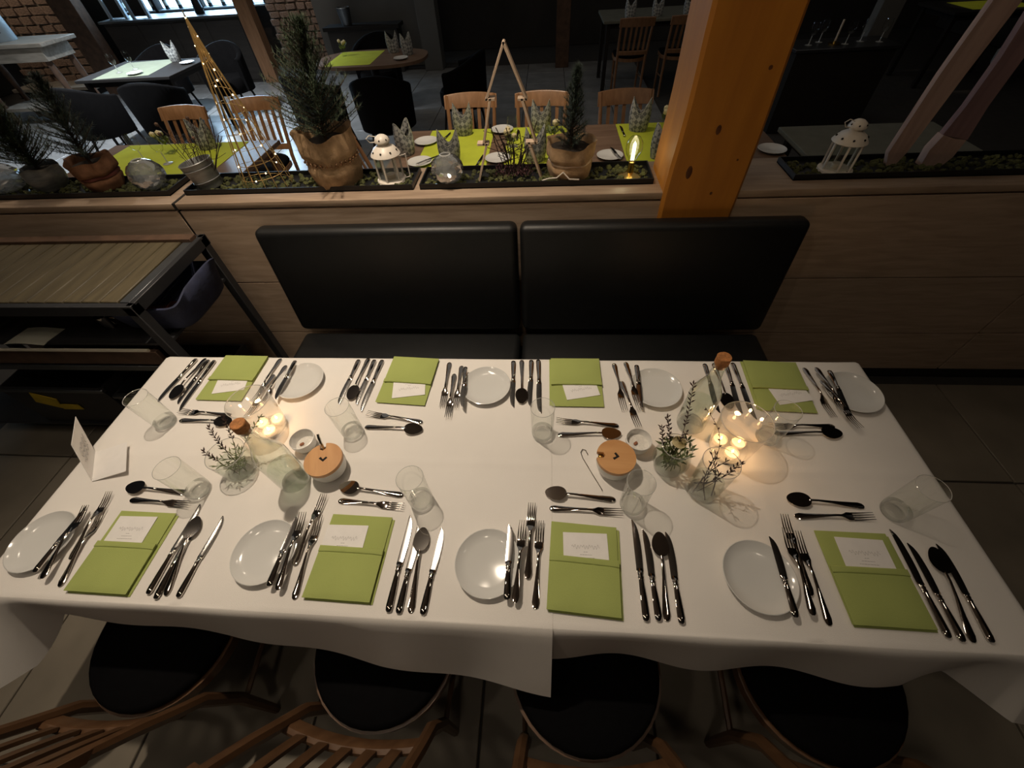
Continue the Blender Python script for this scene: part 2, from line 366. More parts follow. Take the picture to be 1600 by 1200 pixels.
# orange timber post
def wavy_post(x0, x1, y0, y1, z0, z1, n=14):
    b = MB(); rg = []
    for i in range(n + 1):
        t = i / n; z = z0 + (z1 - z0) * t
        d = 0.006 * math.sin(t * 17) + 0.004 * math.sin(t * 41); e = 0.005 * math.sin(t * 23 + 1)
        cx = 0.012
        rg.append([(x0 + d + cx, y0, z), (x1 + e - cx, y0, z), (x1 + e, y0 + cx, z), (x1 + e, y1 - cx, z), (x1 + e - cx, y1, z), (x0 + d + cx, y1, z), (x0 + d, y1 - cx, z), (x0 + d, y0 + cx, z)])
    return b.rings(rg)
post = wavy_post(0.475, 0.752, 1.600, 1.86, 0.0, 3.9, 40).build('timber_post', M['post'])
tag(post, 'thick orange spruce post rising at the right end of the bench', 'post')
for x, z, r, s in ((0.60, 1.30, 0.010, 1.8), (0.70, 1.47, 0.008, 1), (0.54, 1.16, 0.012, 2.2), (0.645, 1.08, 0.007, 1.2), (0.70, 1.20, 0.006, 1)):
    MB().ball((x, 1.6005, z), r, 2, (1, 0.12, s)).build('knot', M['knot'], post)

# ============================================================ BENCH
bench = thing('upholstered_bench', 'long black leatherette bench with two high back cushions along the oak wall', 'bench', (-0.105, 1.3, 0))
def cushion(sx, sy, sz, bev, seg=4): return MB().box((0, 0, 0), (sx, sy, sz), bev=bev, seg=seg)
for cx in (-0.573, 0.573):
    cushion(1.135, 0.085, 0.53, 0.03).build('back_cushion', M['black_leather'], bench, (cx, 0.232, 0.735), (R(-5), 0, 0))
    cushion(1.135, 0.40, 0.11, 0.03).build('seat_cushion', M['black_leather'], bench, (cx, -0.01, 0.40))
MB().box((0, 0.02, 0.175), (2.22, 0.36, 0.34), bev=0.004).build('plinth', M['black_leather'], bench)

# ============================================================ SERVICE TROLLEY on the left
tr = thing('service_trolley', 'dark metal service trolley with an olive slatted wooden top, left of the bench', 'trolley', (-2.25, 1.32, 0))
X0, X1, Y0, Y1, ZT = -0.95, 0.745, -0.255, 0.245, 0.965
for x in (X0 + 0.02, X1 - 0.02):
    for y in (Y0 + 0.02, Y1 - 0.02):
        MB().box((x, y, 0.5), (0.04, 0.04, 0.92), bev=0.003).build('leg', M['trolley_metal'], tr)
for y in (Y0 + 0.0125, Y1 - 0.0125): MB().box(((X0 + X1) / 2, y, ZT - 0.022), (X1 - X0, 0.025, 0.045), bev=0.002).build('frame_rail', M['trolley_metal'], tr)
MB().box((X1 - 0.012, 0, ZT - 0.022), (0.024, Y1 - Y0, 0.045), bev=0.002).build('frame_rail', M['trolley_metal'], tr)
MB().box((X1 - 0.045, -0.02, ZT - 0.004), (0.04, Y1 - Y0 - 0.09, 0.006), bev=0.001).build('edge_strip', M['grey_metal'], tr)
MB().box(((X0 + X1) / 2, Y1 - 0.04, ZT + 0.004), (X1 - X0 - 0.05, 0.045, 0.02), bev=0.002).build('back_rail', M['bark'], tr)
for k in range(22):
    x = X1 - 0.072 - 0.0375 - k * 0.075
    if x < X0 + 0.03: break
    MB().box((x, -0.02, ZT - 0.008), (0.0715, Y1 - Y0 - 0.09, 0.018), bev=0.003).build('slat', M['trolley_wood'], tr)
MB().box(((X0 + X1) / 2, 0, 0.755), (X1 - X0 - 0.03, Y1 - Y0 - 0.03, 0.012)).build('shelf', M['trolley_metal'], tr)
MB().tube([(X0 + 0.03, Y0 - 0.006, 0.745), (X1 - 0.10, Y0 - 0.006, 0.745)], 0.007, 8).build('front_rod', M['rod'], tr)
MB().box(((X0 + X1) / 2 - 0.03, Y0 + 0.015, 0.685), (X1 - X0 - 0.13, 0.02, 0.075), bev=0.002).build('drawer_front', M['bark'], tr)
MB().box(((X0 + X1) / 2, 0, 0.14), (X1 - X0 - 0.03, Y1 - Y0 - 0.03, 0.012)).build('bottom_shelf', M['trolley_metal'], tr)
MB().box(((X0 + X1) / 2 - 0.03, Y0 + 0.012, 0.62), (X1 - X0 - 0.13, 0.016, 0.03), bev=0.002).build('lower_rail', M['grey_metal'], tr)
# navy cloth bin on the shelf at the right end
sk = MB(); n = 44; rg = []
def bin_ring(sc, z, wob):
    out = []
    for i in range(n):
        a = 2 * PI * i / n; ca, sa = math.cos(a), math.sin(a)
        out.append(Vector((0.165 * sc * math.copysign(abs(ca) ** 0.45, ca) + wob * math.sin(5 * a + z * 40), 0.180 * sc * math.copysign(abs(sa) ** 0.45, sa) + wob * math.sin(4 * a + 1), z + wob * 1.2 * math.sin(3 * a + 0.5) + (0.035 * max(0, ca) if z > 0.05 else 0))))
    return out
for sc, z, wb in ((0.80, 0.0, 0.0), (0.92, 0.02, 0.003), (0.98, 0.07, 0.006), (1.04, 0.115, 0.009), (1.0, 0.118, 0.009), (0.94, 0.075, 0.006), (0.86, 0.03, 0.004), (0.5, 0.022, 0.003)): rg.append(bin_ring(sc, z, wb))
sk.rings(rg); sack = sk.build('cloth_bin', M['blue_cloth'], loc=(-1.60, 1.315, 0.7615), angle=70); tag(sack, 'navy cloth bin with a red rag at the right end of the trolley shelf', 'bin')
MB().grid(lambda u, v: Vector((-0.075 + 0.12 * u + 0.01 * math.sin(v * 7), -0.12 + 0.09 * v + 0.008 * math.sin(u * 6), 0.045 + 0.018 * math.sin(u * 5 + v * 4))), 10, 8).build('red_rag', M['red_cloth'], sack, angle=80)
MB().grid(lambda u, v: Vector((-0.09 + 0.09 * u, -0.14 + 0.05 * v + 0.03 * u, 0.05 + 0.012 * math.sin(u * 4 + v))), 6, 4).build('pale_rag', M['label_paper'], sack, angle=80)
# things on the trolley shelf
lad = thing('soup_ladle', 'shiny steel ladle lying on the trolley shelf above the chrome rod', 'ladle', (-1.93, 1.27, 0.7615))
MB().lathe([(0.0, 0.0), (0.03, 0.006), (0.043, 0.028), (0.045, 0.042), (0.042, 0.042), (0.028, 0.01), (0.0, 0.004)], 20).build('bowl', M['steel'], lad)
MB().tube([(-0.04, 0, 0.04), (-0.10, 0.02, 0.06), (-0.22, 0.05, 0.03)], 0.005).build('handle', M['steel'], lad)
cap = thing('steel_cup', 'small steel cup beside the ladle on the trolley shelf', 'cup', (-1.85, 1.19, 0.7615))
MB().lathe([(0.0, 0.0), (0.026, 0.0), (0.03, 0.06), (0.028, 0.06), (0.024, 0.004), (0.0, 0.004)], 18).build('cup_body', M['steel'], cap)
MB().tube([(0.028, 0, 0.045), (0.05, 0, 0.04), (0.05, 0, 0.02), (0.027, 0, 0.012)], 0.003).build('handle', M['steel'], cap)
pap = MB().grid(lambda u, v: Vector((-0.09 + 0.18 * u + 0.02 * v, -0.05 + 0.1 * v, 0.003 + 0.006 * math.sin(u * 4))), 6, 3)
tag(pap.build('paper_sheet', M['label_paper'], loc=(-2.16, 1.12, 0.762)), 'pale paper sheet lying on the left of the trolley shelf', 'paper')
def crate(label, loc, sx, sy, sz):
    t = thing('storage_crate', label, 'crate', loc, 0, 'black crates on the trolley base')
    b = MB().box((0, 0, 0.006), (sx, sy, 0.012))
    for s in (-1, 1):
        b.box((s * (sx / 2 - 0.006), 0, sz / 2), (0.012, sy, sz)); b.box((0, s * (sy / 2 - 0.006), sz / 2), (sx - 0.024, 0.012, sz))
    b.build('crate_body', M['trolley_metal'], t)
    MB().box((0, -sy / 2 + 0.002, sz - 0.012), (sx + 0.012, 0.022, 0.02), bev=0.003).build('crate_rim', M['grey_metal'], t)
    return t
c1 = crate('black crate with yellow tape strips under the service trolley', (-2.42, 1.28, 0.147), 0.56, 0.36, 0.28)
MB().box((-0.10, -0.184, 0.19), (0.11, 0.004, 0.085), (0, R(28), 0)).build('tape_strip', M['yellow_tape'], c1)
MB().box((-0.01, -0.185, 0.14), (0.11, 0.004, 0.04)).build('tape_strip', M['yellow_tape'], c1)
c2 = crate('plain black crate nearest the table under the service trolley', (-1.86, 1.28, 0.147), 0.5, 0.36, 0.24)
MB().box((-0.10, -0.184, 0.10), (0.17, 0.004, 0.025)).build('label_strip', M['label_paper'], c2)

# ============================================================ MAIN TABLES under white linen
ZTOP = 0.748
def table(name, label, x0, x1, y0, y1, m, leg_m, z=0.746, leg=0.05, group=None, thick=0.03, inset=0.05):
    t = thing(name, label, 'table', ((x0 + x1) / 2, (y0 + y1) / 2, 0), 0, group); sx, sy = x1 - x0, y1 - y0
    MB().box((0, 0, z - thick / 2), (sx, sy, thick), bev=0.004).build('table_top', M[m], t)
    MB().box((0, 0, z - thick - 0.03), (sx - 0.16, sy - 0.16, 0.06)).build('apron', M[leg_m], t)
    for a in (-1, 1):
        for c in (-1, 1):
            MB().box((a * (sx / 2 - inset - leg / 2), c * (sy / 2 - inset - leg / 2), (z - thick) / 2), (leg, leg, z - thick), bev=0.004).build('leg', M[leg_m], t)
    return t
table('dining_table', 'left dining table standing under the overlapping white cloth', -1.478, -0.195, 0.172, 1.008, 'table_wood', 'chair_brown', group=None, inset=0.28)
table('dining_table', 'right dining table standing under the shorter white cloth', -0.19, 1.093, 0.172, 1.008, 'table_wood', 'chair_brown', group=None, inset=0.28)
def interp(x, pts):
    for (a, p), (c, q) in zip(pts, pts[1:]):
        if x <= c: return p + (q - p) * max(0, min(1, (x - a) / (c - a)))
    return pts[-1][1]
def cloth_mesh(x0, x1, y0, y1, ends, front_len, front_lean, z, wave, back_len=0.2, seam=None):
    """ends: (left overhang, right overhang); every point of the sheet is laid on the top or falls over the edge"""
    b = MB(); L, Rr = ends
    us = []; n = 170
    lo, hi = x0 - L, x1 + Rr
    xsv = [lo + (hi - lo) * i / n for i in range(n + 1)]
    ts = [0.0, 0.004, 0.012, 0.024] + [0.024 + (1 - 0.024) * k / 9 for k in range(1, 10)]
    def fall(d):
        r = 0.014
        if d < r * PI / 2: return r * math.sin(d / r), r * (1 - math.cos(d / r))
        return r, r + d - r * PI / 2
    def pt(sx, yy, bfront):
        cx = min(max(sx, x0), x1); a = cx - sx
        cy = min(max(yy, y0), y1); bb = cy - yy
        if abs(a) < 1e-6 and abs(bb) < 1e-6:
            zz = z + 0.0016 * math.exp(-((yy - 0.585) / 0.012) ** 2) + 0.0009 * (math.exp(-((sx + 0.31) / 0.014) ** 2) + math.exp(-((sx - 0.62) / 0.014) ** 2) + math.exp(-((sx + 0.92) / 0.014) ** 2)) + 0.0003 * math.sin(sx * 9 + yy * 4) * math.sin(yy * 7)
            return Vector((sx, yy, zz))
        h = math.hypot(a, bb); dx, dy = -a / h, -bb / h
        o, dn = fall(h)
        lean = interp(cx, front_lean)
        if abs(a) > 1e-6 and abs(bb) > 1e-6: lean = (max(lean, 0.45) if yy < y0 else 0.05) if min(abs(a), abs(bb)) > 0.01 else lean
        out = o + max(0, h - 0.02) * lean
        out += wave * math.sin(cx * 13.0 + 1.3 + sx * 3) * min(1, h / 0.2) * (1 if abs(bb) > 1e-6 else 0.5)
        dn *= math.sqrt(max(0.2, 1 - lean * lean))
        return Vector((cx + dx * out, cy + dy * out, z - dn))
    cols = []
    for sx in xsv:
        cx = min(max(sx, x0), x1); fl = interp(cx, front_len); col = []
        for t in reversed(ts): col.append(pt(sx, y0 - fl * t, fl))
        for k in range(1, 97): col.append(pt(sx, y0 + (y1 - y0) * k / 96, fl))
        for t in ts[1:]: col.append(pt(sx, y1 + back_len * t, fl))
        cols.append([b.bm.verts.new(p) for p in col])
    for i in range(len(cols) - 1):
        for j in range(len(cols[0]) - 1): b.bm.faces.new((cols[i][j], cols[i + 1][j], cols[i + 1][j + 1], cols[i][j + 1]))
    return b
right_cloth = cloth_mesh(-0.10, 1.098, 0.163, 1.013, (0, 0.26), [(0.0, 0.205), (0.5, 0.20), (0.9, 0.215), (1.0, 0.19), (1.1, 0.22)], [(0, 0.10), (0.5, 0.14), (0.9, 0.20), (1.0, 0.10), (1.1, 0.50)], 0.7492, 0.012, 0.1)
tag(right_cloth.build('tablecloth', M['cloth'], angle=60, flip=False), 'white tablecloth with the wavy short hem over the right half of the table', 'tablecloth', 'white linen tablecloths on the long table')
left_cloth = cloth_mesh(-1.487, 0.032, 0.163, 1.013, (0.30, 0), [(-1.487, 0.30), (-1.42, 0.27), (-1.34, 0.14), (-0.85, 0.17), (-0.42, 0.205), (0.04, 0.25)], [(-1.487, 0.62), (-1.42, 0.48), (-1.34, 0.06), (-0.85, 0.17), (-0.42, 0.36), (0.04, 0.46)], 0.7506, 0.006, 0.1)
tag(left_cloth.build('tablecloth', M['cloth'], angle=60, flip=False), 'white tablecloth with the longer slanting hem over the left half of the table', 'tablecloth', 'white linen tablecloths on the long table')

# ============================================================ CUTLERY (built once per kind, tip towards +y, centred)
def knife(name, cat, L):
    t = thing(name, '-', cat); h = L * 0.46; y0 = -L / 2
    b = MB()
    b.ribbon([(0, y0, 0.005, 0.004, 0.002), (0, y0 + 0.003, 0.0052, 0.0075, 0.0042), (0, y0 + 0.012, 0.0054, 0.0088, 0.0048), (0, y0 + h * 0.45, 0.0054, 0.0078, 0.0045), (0, y0 + h * 0.82, 0.0052, 0.0058, 0.0040),
              (0, y0 + h * 0.86, 0.0052, 0.0074, 0.0050), (0, y0 + h * 0.89, 0.0052, 0.0056, 0.0040), (0, y0 + h * 0.93, 0.0052, 0.0072, 0.0048), (0, y0 + h * 0.96, 0.0050, 0.0062, 0.0036), (0, y0 + h, 0.0046, 0.0088, 0.0024), (0, y0 + h + 0.006, 0.0042, 0.0085, 0.0012)], 10)
    b.build('handle', M['steel'], t)
    b = MB(); B0, B1 = y0 + h + 0.004, L / 2; n = 12; se = []
    for i in range(n + 1):
        u = i / n
        left = -0.0085 + (0.003 * u); right = 0.0085 + 0.0028 * math.sin(PI * min(1, u * 1.15))
        if u > 0.68: 
            q = (u - 0.68) / 0.32; right = right * (1 - q ** 3.4) + (left + 0.0042) * q ** 3.4
        se.append(((left + right) / 2, B0 + (B1 - B0) * u, 0.0042 - 0.0022 * u, max(0.0006, (right - left) / 2), 0.0011 - 0.0005 * u))
    sx, sy, sz, sw, st = se[-1]; se.append((sx - sw * 0.25, sy + 0.0016, sz, sw * 0.55, st))
    b.ribbon(se, 8, 0.6); b.build('blade', M['blade'], t)
    return Kind(t)
def handle_secs(y0, y1, hz):
    L = y1 - y0
    return [(0, y0, 0.0022, 0.003, 0.001), (0, y0 + 0.004, 0.0024, 0.0075, 0.0017), (0, y0 + 0.014, 0.0030, 0.0098, 0.0020), (0, y0 + L * 0.35, 0.0055, 0.0070, 0.0021), (0, y0 + L * 0.62, hz * 0.8, 0.0040, 0.0022), (0, y0 + L * 0.85, hz, 0.0032, 0.0023), (0, y1, hz * 0.86, 0.0036, 0.0018)]
def fork(name, cat, L):
    t = thing(name, '-', cat); y0 = -L / 2; hl = L * 0.60
    b = MB(); b.ribbon(handle_secs(y0, y0 + hl, 0.012), 8); b.build('handle', M['steel'], t)
    b = MB(); y1 = y0 + hl - 0.003; W = 0.0115
    b.ribbon([(0, y1, 0.0103, 0.0036, 0.0016), (0, y1 + 0.008, 0.0080, 0.0065, 0.0013), (0, y1 + 0.018, 0.0050, W, 0.0011), (0, y1 + 0.030, 0.0032, W, 0.0010), (0, y1 + 0.033, 0.0031, W, 0.0009)], 8, 0.7)
    te = L / 2; ts = y1 + 0.032
    for k in range(4):
        x = (k - 1.5) * 0.0064
        b.ribbon([(x, ts, 0.0031, 0.0021, 0.0009), (x, ts + 0.016, 0.0034, 0.0018, 0.0009), (x * 0.98, ts + 0.030, 0.0056, 0.0014, 0.0008), (x * 0.95, te, 0.0095, 0.0007, 0.0006)], 6)
    b.build('head', M['steel'], t)
    return Kind(t)
def spoon(name, cat, L, bw):
    t = thing(name, '-', cat); y0 = -L / 2; bl = L * 0.31; hl = L - bl
    b = MB(); b.ribbon(handle_secs(y0, y0 + hl + 0.004, 0.013), 8); b.build('handle', M['steel'], t)
    b = MB(); yc = L / 2 - bl / 2; dep = 0.0085
    def bowl(off):
        rg = []
        for i in range(9):
            r = max(0.001, i / 8); ring = []
            for k in range(24):
                a = 2 * PI * k / 24; x = math.cos(a) * r * bw; yv = math.sin(a) * r * bl / 2
                x *= 1 - 0.16 * math.sin(a) * r
                z = 0.001 + dep * r ** 2 * (1 - 0.15 * r) + (0.0035 * max(0, -math.sin(a)) * r ** 3) + off
                ring.append(Vector((x, yc + yv, z)))
            rg.append(ring)
        return rg
    up, lo = bowl(0.0011), bowl(0)
    b.rings(list(reversed(lo)) + up, cap=True); b.build('bowl', M['steel'], t, angle=60)
    return Kind(t)
K = {
    'k1': knife('table_knife', 'knife', 0.24), 'k2': knife('side_knife', 'knife', 0.212), 'k3': knife('side_knife', 'knife', 0.211), 'pk': knife('butter_knife', 'knife', 0.181),
    'f1': fork('side_fork', 'fork', 0.198), 'f2': fork('side_fork', 'fork', 0.196), 'f3': fork('table_fork', 'fork', 0.214), 'tf': fork('dessert_fork', 'fork', 0.2),
    's1': spoon('soup_spoon', 'spoon', 0.206, 0.0215), 'ts': spoon('dessert_spoon', 'spoon', 0.198, 0.021)}
POS = {
    'A': {'pk': (-1.326, 0.306, -1.4), 'f1': (-1.309, 0.3, 7.2), 'f2': (-1.288, 0.352, 7.3), 'f3': (-1.271, 0.295, 8.0), 'k1': (-0.999, 0.303, -0.5), 'k2': (-0.977, 0.279, 2.4), 's1': (-0.967, 0.284, 8.2), 'k3': (-0.912, 0.285, -2.0), 'ts': (-1.164, 0.463, 86.6), 'tf': (-1.128, 0.425, -92.8), 'nap': (-1.139, 0.285, -0.5), 'card': (-1.155, 0.343, 1.0)},
    'B': {'pk': (-0.678, 0.302, 0.4), 'f1': (-0.657, 0.303, 3.0), 'f2': (-0.638, 0.367, -3.8), 'f3': (-0.618, 0.296, 3.1), 'k1': (-0.364, 0.293, -0.8), 'k2': (-0.337, 0.277, -1.5), 's1': (-0.315, 0.277, 2.3), 'k3': (-0.274, 0.277, -3.5), 'ts': (-0.497, 0.482, 84.2), 'tf': (-0.487, 0.443, -93.6), 'nap': (-0.5, 0.298, -1.1), 'card': (-0.529, 0.342, 0.7)},
    'C': {'pk': (-0.079, 0.3, 1.0), 'f1': (-0.052, 0.303, -3.5), 'f2': (-0.027, 0.361, -1.7), 'f3': (-0.005, 0.304, -2.5), 'k1': (0.25, 0.304, -0.4), 'k2': (0.277, 0.292, 0.5), 's1': (0.305, 0.29, -4.5), 'k3': (0.332, 0.288, -1.5), 'ts': (0.111, 0.487, 85.9), 'tf': (0.125, 0.446, -91.5), 'nap': (0.112, 0.297, -3.5), 'card': (0.118, 0.346, -0.0)},
    'D': {'pk': (0.584, 0.295, -2.6), 'f1': (0.625, 0.31, -2.4), 'f2': (0.645, 0.354, -1.6), 'f3': (0.663, 0.303, -1.4), 'k1': (0.906, 0.304, -1.2), 'k2': (0.931, 0.284, -1.1), 's1': (0.966, 0.28, -8.0), 'k3': (0.995, 0.285, -3.5), 'ts': (0.772, 0.492, 86.2), 'tf': (0.779, 0.454, -88.3), 'nap': (0.799, 0.304, -0.6), 'card': (0.807, 0.36, -2.0)},
    'E': {'k1': (-1.37, 0.9, -187.6), 's1': (-1.328, 0.907, -183.2), 'k2': (-1.302, 0.893, -180.1), 'k3': (-1.276, 0.877, -180.2), 'f1': (-1.015, 0.905, -181.1), 'f2': (-1.003, 0.829, -181.6), 'f3': (-0.979, 0.878, -181.7), 'pk': (-0.929, 0.89, -179.9), 'tf': (-1.171, 0.747, 86.4), 'ts': (-1.15, 0.714, -91.3), 'nap': (-1.153, 0.912, -0.9), 'card': (-1.14, 0.871, 10.6)},
    'F': {'k1': (-0.702, 0.901, -182.6), 's1': (-0.666, 0.915, -181.5), 'k2': (-0.639, 0.901, -181.9), 'k3': (-0.611, 0.886, -182.8), 'f1': (-0.341, 0.892, -177.6), 'f2': (-0.314, 0.841, -177.9), 'f3': (-0.295, 0.883, -178.8), 'pk': (-0.27, 0.866, -175.8), 'tf': (-0.492, 0.743, 81.2), 'ts': (-0.485, 0.701, -92.3), 'nap': (-0.481, 0.909, -3.5), 'card': (-0.469, 0.862, 9.2)},
    'G': {'k1': (-0.102, 0.902, -177.5), 's1': (-0.072, 0.912, -177.6), 'k2': (-0.04, 0.906, -179.7), 'k3': (-0.01, 0.894, -177.6), 'f1': (0.265, 0.895, -177.0), 'f2': (0.291, 0.818, -170.8), 'f3': (0.305, 0.891, -174.6), 'pk': (0.327, 0.883, -182.8), 'tf': (0.147, 0.737, 85.6), 'ts': (0.151, 0.695, -87.9), 'nap': (0.118, 0.911, 0.1), 'card': (0.133, 0.869, 11.8)},
    'H': {'k1': (0.574, 0.895, -181.5), 's1': (0.609, 0.903, -180.8), 'k2': (0.645, 0.895, -182.0), 'k3': (0.676, 0.886, -179.0), 'f1': (0.913, 0.881, -178.6), 'f2': (0.942, 0.818, -170.8), 'f3': (0.938, 0.873, -177.3), 'pk': (0.962, 0.866, -183.9), 'tf': (0.807, 0.741, 91.4), 'ts': (0.815, 0.715, -88.6), 'nap': (0.792, 0.904, -2.8), 'card': (0.816, 0.861, 10.8)},
}
SEAT = {'A': 'near left-end setting', 'B': 'near setting second from left', 'C': 'near setting third from left', 'D': 'near right-end setting',
        'E': 'far left-end setting', 'F': 'far setting second from left', 'G': 'far setting third from left', 'H': 'far right-end setting'}
FRONT = 'ABCD'
def txt(k, s):
    f = s in FRONT; n = SEAT[s]; r = 'right' if f else 'left'; l = 'left' if f else 'right'
    return {
        'k1': ('long steel table knife beside the green napkin, %s' if f else 'shorter steel knife outermost left of the napkin, %s') % n,
        'k2': ('shorter steel knife between long knife and spoon, %s' if f else 'shorter steel knife between spoon and long knife, %s') % n,
        's1': 'upright steel spoon among the knives, %s' % n,
        'k3': ('short steel knife outermost right of the spoon, %s' if f else 'long steel knife beside the green napkin, %s') % n,
        'f1': ('steel fork outermost, next to the plate, %s' if f else 'steel fork nearest the green napkin, %s') % n,
        'f2': ('raised middle steel fork of the three, %s' if f else 'middle steel fork slipped towards table centre, %s') % n,
        'f3': ('steel fork nearest the green napkin, %s' if f else 'steel fork nearest the plate, %s') % n,
        'pk': 'butter knife lying on the white plate, %s' % n,
        'tf': 'crosswise steel dessert fork, %s' % n,
        'ts': 'crosswise steel dessert spoon, %s' % n}[k]
GRP = {'k1': 'steel knives laid at the eight settings', 'k2': 'steel knives laid at the eight settings', 'k3': 'steel knives laid at the eight settings', 'pk': 'butter knives on the white plates',
       'f1': 'steel forks laid at the eight settings', 'f2': 'steel forks laid at the eight settings', 'f3': 'steel forks laid at the eight settings', 'tf': 'dessert forks laid crosswise',
       's1': 'steel spoons laid at the eight settings', 'ts': 'dessert spoons laid crosswise'}
PLATES = {'A': (-1.389, 0.298), 'B': (-0.734, 0.297), 'C': (-0.132, 0.295), 'D': (0.533, 0.293), 'E': (-0.880, 0.891), 'F': (-0.195, 0.880), 'G': (0.385, 0.880), 'H': (1.012, 0.872)}
# plate
pl = MB().lathe([(0.0, 0.002), (0.048, 0.002), (0.050, 0.0), (0.054, 0.0), (0.056, 0.003), (0.074, 0.009), (0.0845, 0.0175), (0.0855, 0.019), (0.0835, 0.0195), (0.072, 0.0115), (0.055, 0.007), (0.0, 0.0062)], 48).build('side_plate', M['china'])
tag(pl, '-', 'plate', 'white side plates at the eight settings'); KP = Kind(pl)
# napkin with pocket
nk = thing('folded_napkin', '-', 'napkin', group='green pocket napkins at the eight settings')
def leaf_sheet(cx, cy, z0, sx, sy, th, puff):
    b = MB()
    def top(u, v): 
        e = 1 - (2 * u - 1) ** 8; f = 1 - (2 * v - 1) ** 8
        return Vector((cx + (u - 0.5) * sx, cy + (v - 0.5) * sy, z0 + th * (0.35 + 0.65 * min(e, f)) + puff * math.sin(PI * u) * math.sin(PI * v)))
    n, m = 14, 16; t = [[b.bm.verts.new(top(i / n, j / m)) for j in range(m + 1)] for i in range(n + 1)]
    q = [[b.bm.verts.new((top(i / n, j / m).x, top(i / n, j / m).y, z0)) for j in range(m + 1)] for i in range(n + 1)]
    for i in range(n):
        for j in range(m):
            b.bm.faces.new((t[i][j], t[i + 1][j], t[i + 1][j + 1], t[i][j + 1])); b.bm.faces.new((q[i][j], q[i][j + 1], q[i + 1][j + 1], q[i + 1][j]))
    for i in range(n):
        b.bm.faces.new((t[i][0], q[i][0], q[i + 1][0], t[i + 1][0])); b.bm.faces.new((t[i + 1][m], q[i + 1][m], q[i][m], t[i][m]))
    for j in range(m):
        b.bm.faces.new((t[0][j + 1], q[0][j + 1], q[0][j], t[0][j])); b.bm.faces.new((t[n][j], q[n][j], q[n][j + 1], t[n][j + 1]))
    return b
leaf_sheet(0.004, -0.003, 0.0, 0.176, 0.212, 0.0045, 0.0005).build('under_fold', M['napkin'], nk)
leaf_sheet(-0.002, 0.002, 0.0046, 0.173, 0.213, 0.0045, 0.001).build('middle_fold', M['napkin'], nk)
pkt = leaf_sheet(-0.001, -0.043, 0.0098, 0.175, 0.126, 0.004, 0.0015).build('pocket', M['napkin'], nk)
leaf_sheet(-0.001, 0.0125, 0.0122, 0.1755, 0.016, 0.0042, 0.0008).build('pocket_hem', M['napkin'], pkt)
KN = Kind(nk)
# menu card with a script line and short printed lines
cd = thing('menu_card', '-', 'card', group='white menu cards tucked into the green napkins')
cdb = MB().box((0, 0, 0.0006), (0.115, 0.078, 0.0008), bev=0.0002).build('card', M['card'], cd)
b = MB(); rr = random.Random(3)
pts = []
for i in range(60):
    u = i / 59; pts.append((-0.036 + 0.072 * u, 0.003 + 0.0055 * math.sin(u * 62) * (0.45 + 0.55 * abs(math.sin(u * 9))) + 0.002 * math.sin(u * 21), 0.0011))
b.tube(pts, 0.00033, 4)
for y, ww in ((-0.010, 0.012), (-0.017, 0.030), (-0.0245, 0.046)):
    x = -ww / 2
    while x < ww / 2 - 0.002:
        q = rr.uniform(0.003, 0.007); q = min(q, ww / 2 - x); b.box((x + q / 2, y, 0.00105), (q, 0.0011, 0.0002)); x += q + 0.0012
b.build('lettering', M['ink'], cdb)
KC = Kind(cd)
# tumbler: thin shell, rim and a thick base
tb = thing('water_tumbler', '-', 'glass', group='clear tumblers above the eight settings')
MB().lathe([(0.0315, 0.004), (0.0335, 0.02), (0.0345, 0.08), (0.0355, 0.145)], 40).build('glass_wall', M['glass'], tb)
tbw = tb.children[0]
MB().lathe([(0.0, 0.003), (0.020, 0.002), (0.024, 0.0005), (0.029, 0.001), (0.0320, 0.006), (0.0330, 0.013), (0.0336, 0.021), (0.0315, 0.019), (0.024, 0.013), (0.014, 0.0105), (0.0, 0.0115)], 40).build('glass_base', M['glass_base'], tb)
MB().tube([(0.0355 * math.cos(a), 0.0355 * math.sin(a), 0.145) for a in [2 * PI * k / 40 for k in range(40)]], 0.0008, 5, closed=True).build('glass_rim', M['rim'], tbw)
KT = Kind(tb)
TUMB = {'A': (-1.025, 0.466), 'B': (-0.341, 0.458), 'C': (0.252, 0.466), 'D': (0.937, 0.473), 'E': (-1.288, 0.706), 'F': (-0.616, 0.683), 'G': (0.003, 0.694), 'H': (0.688, 0.698)}
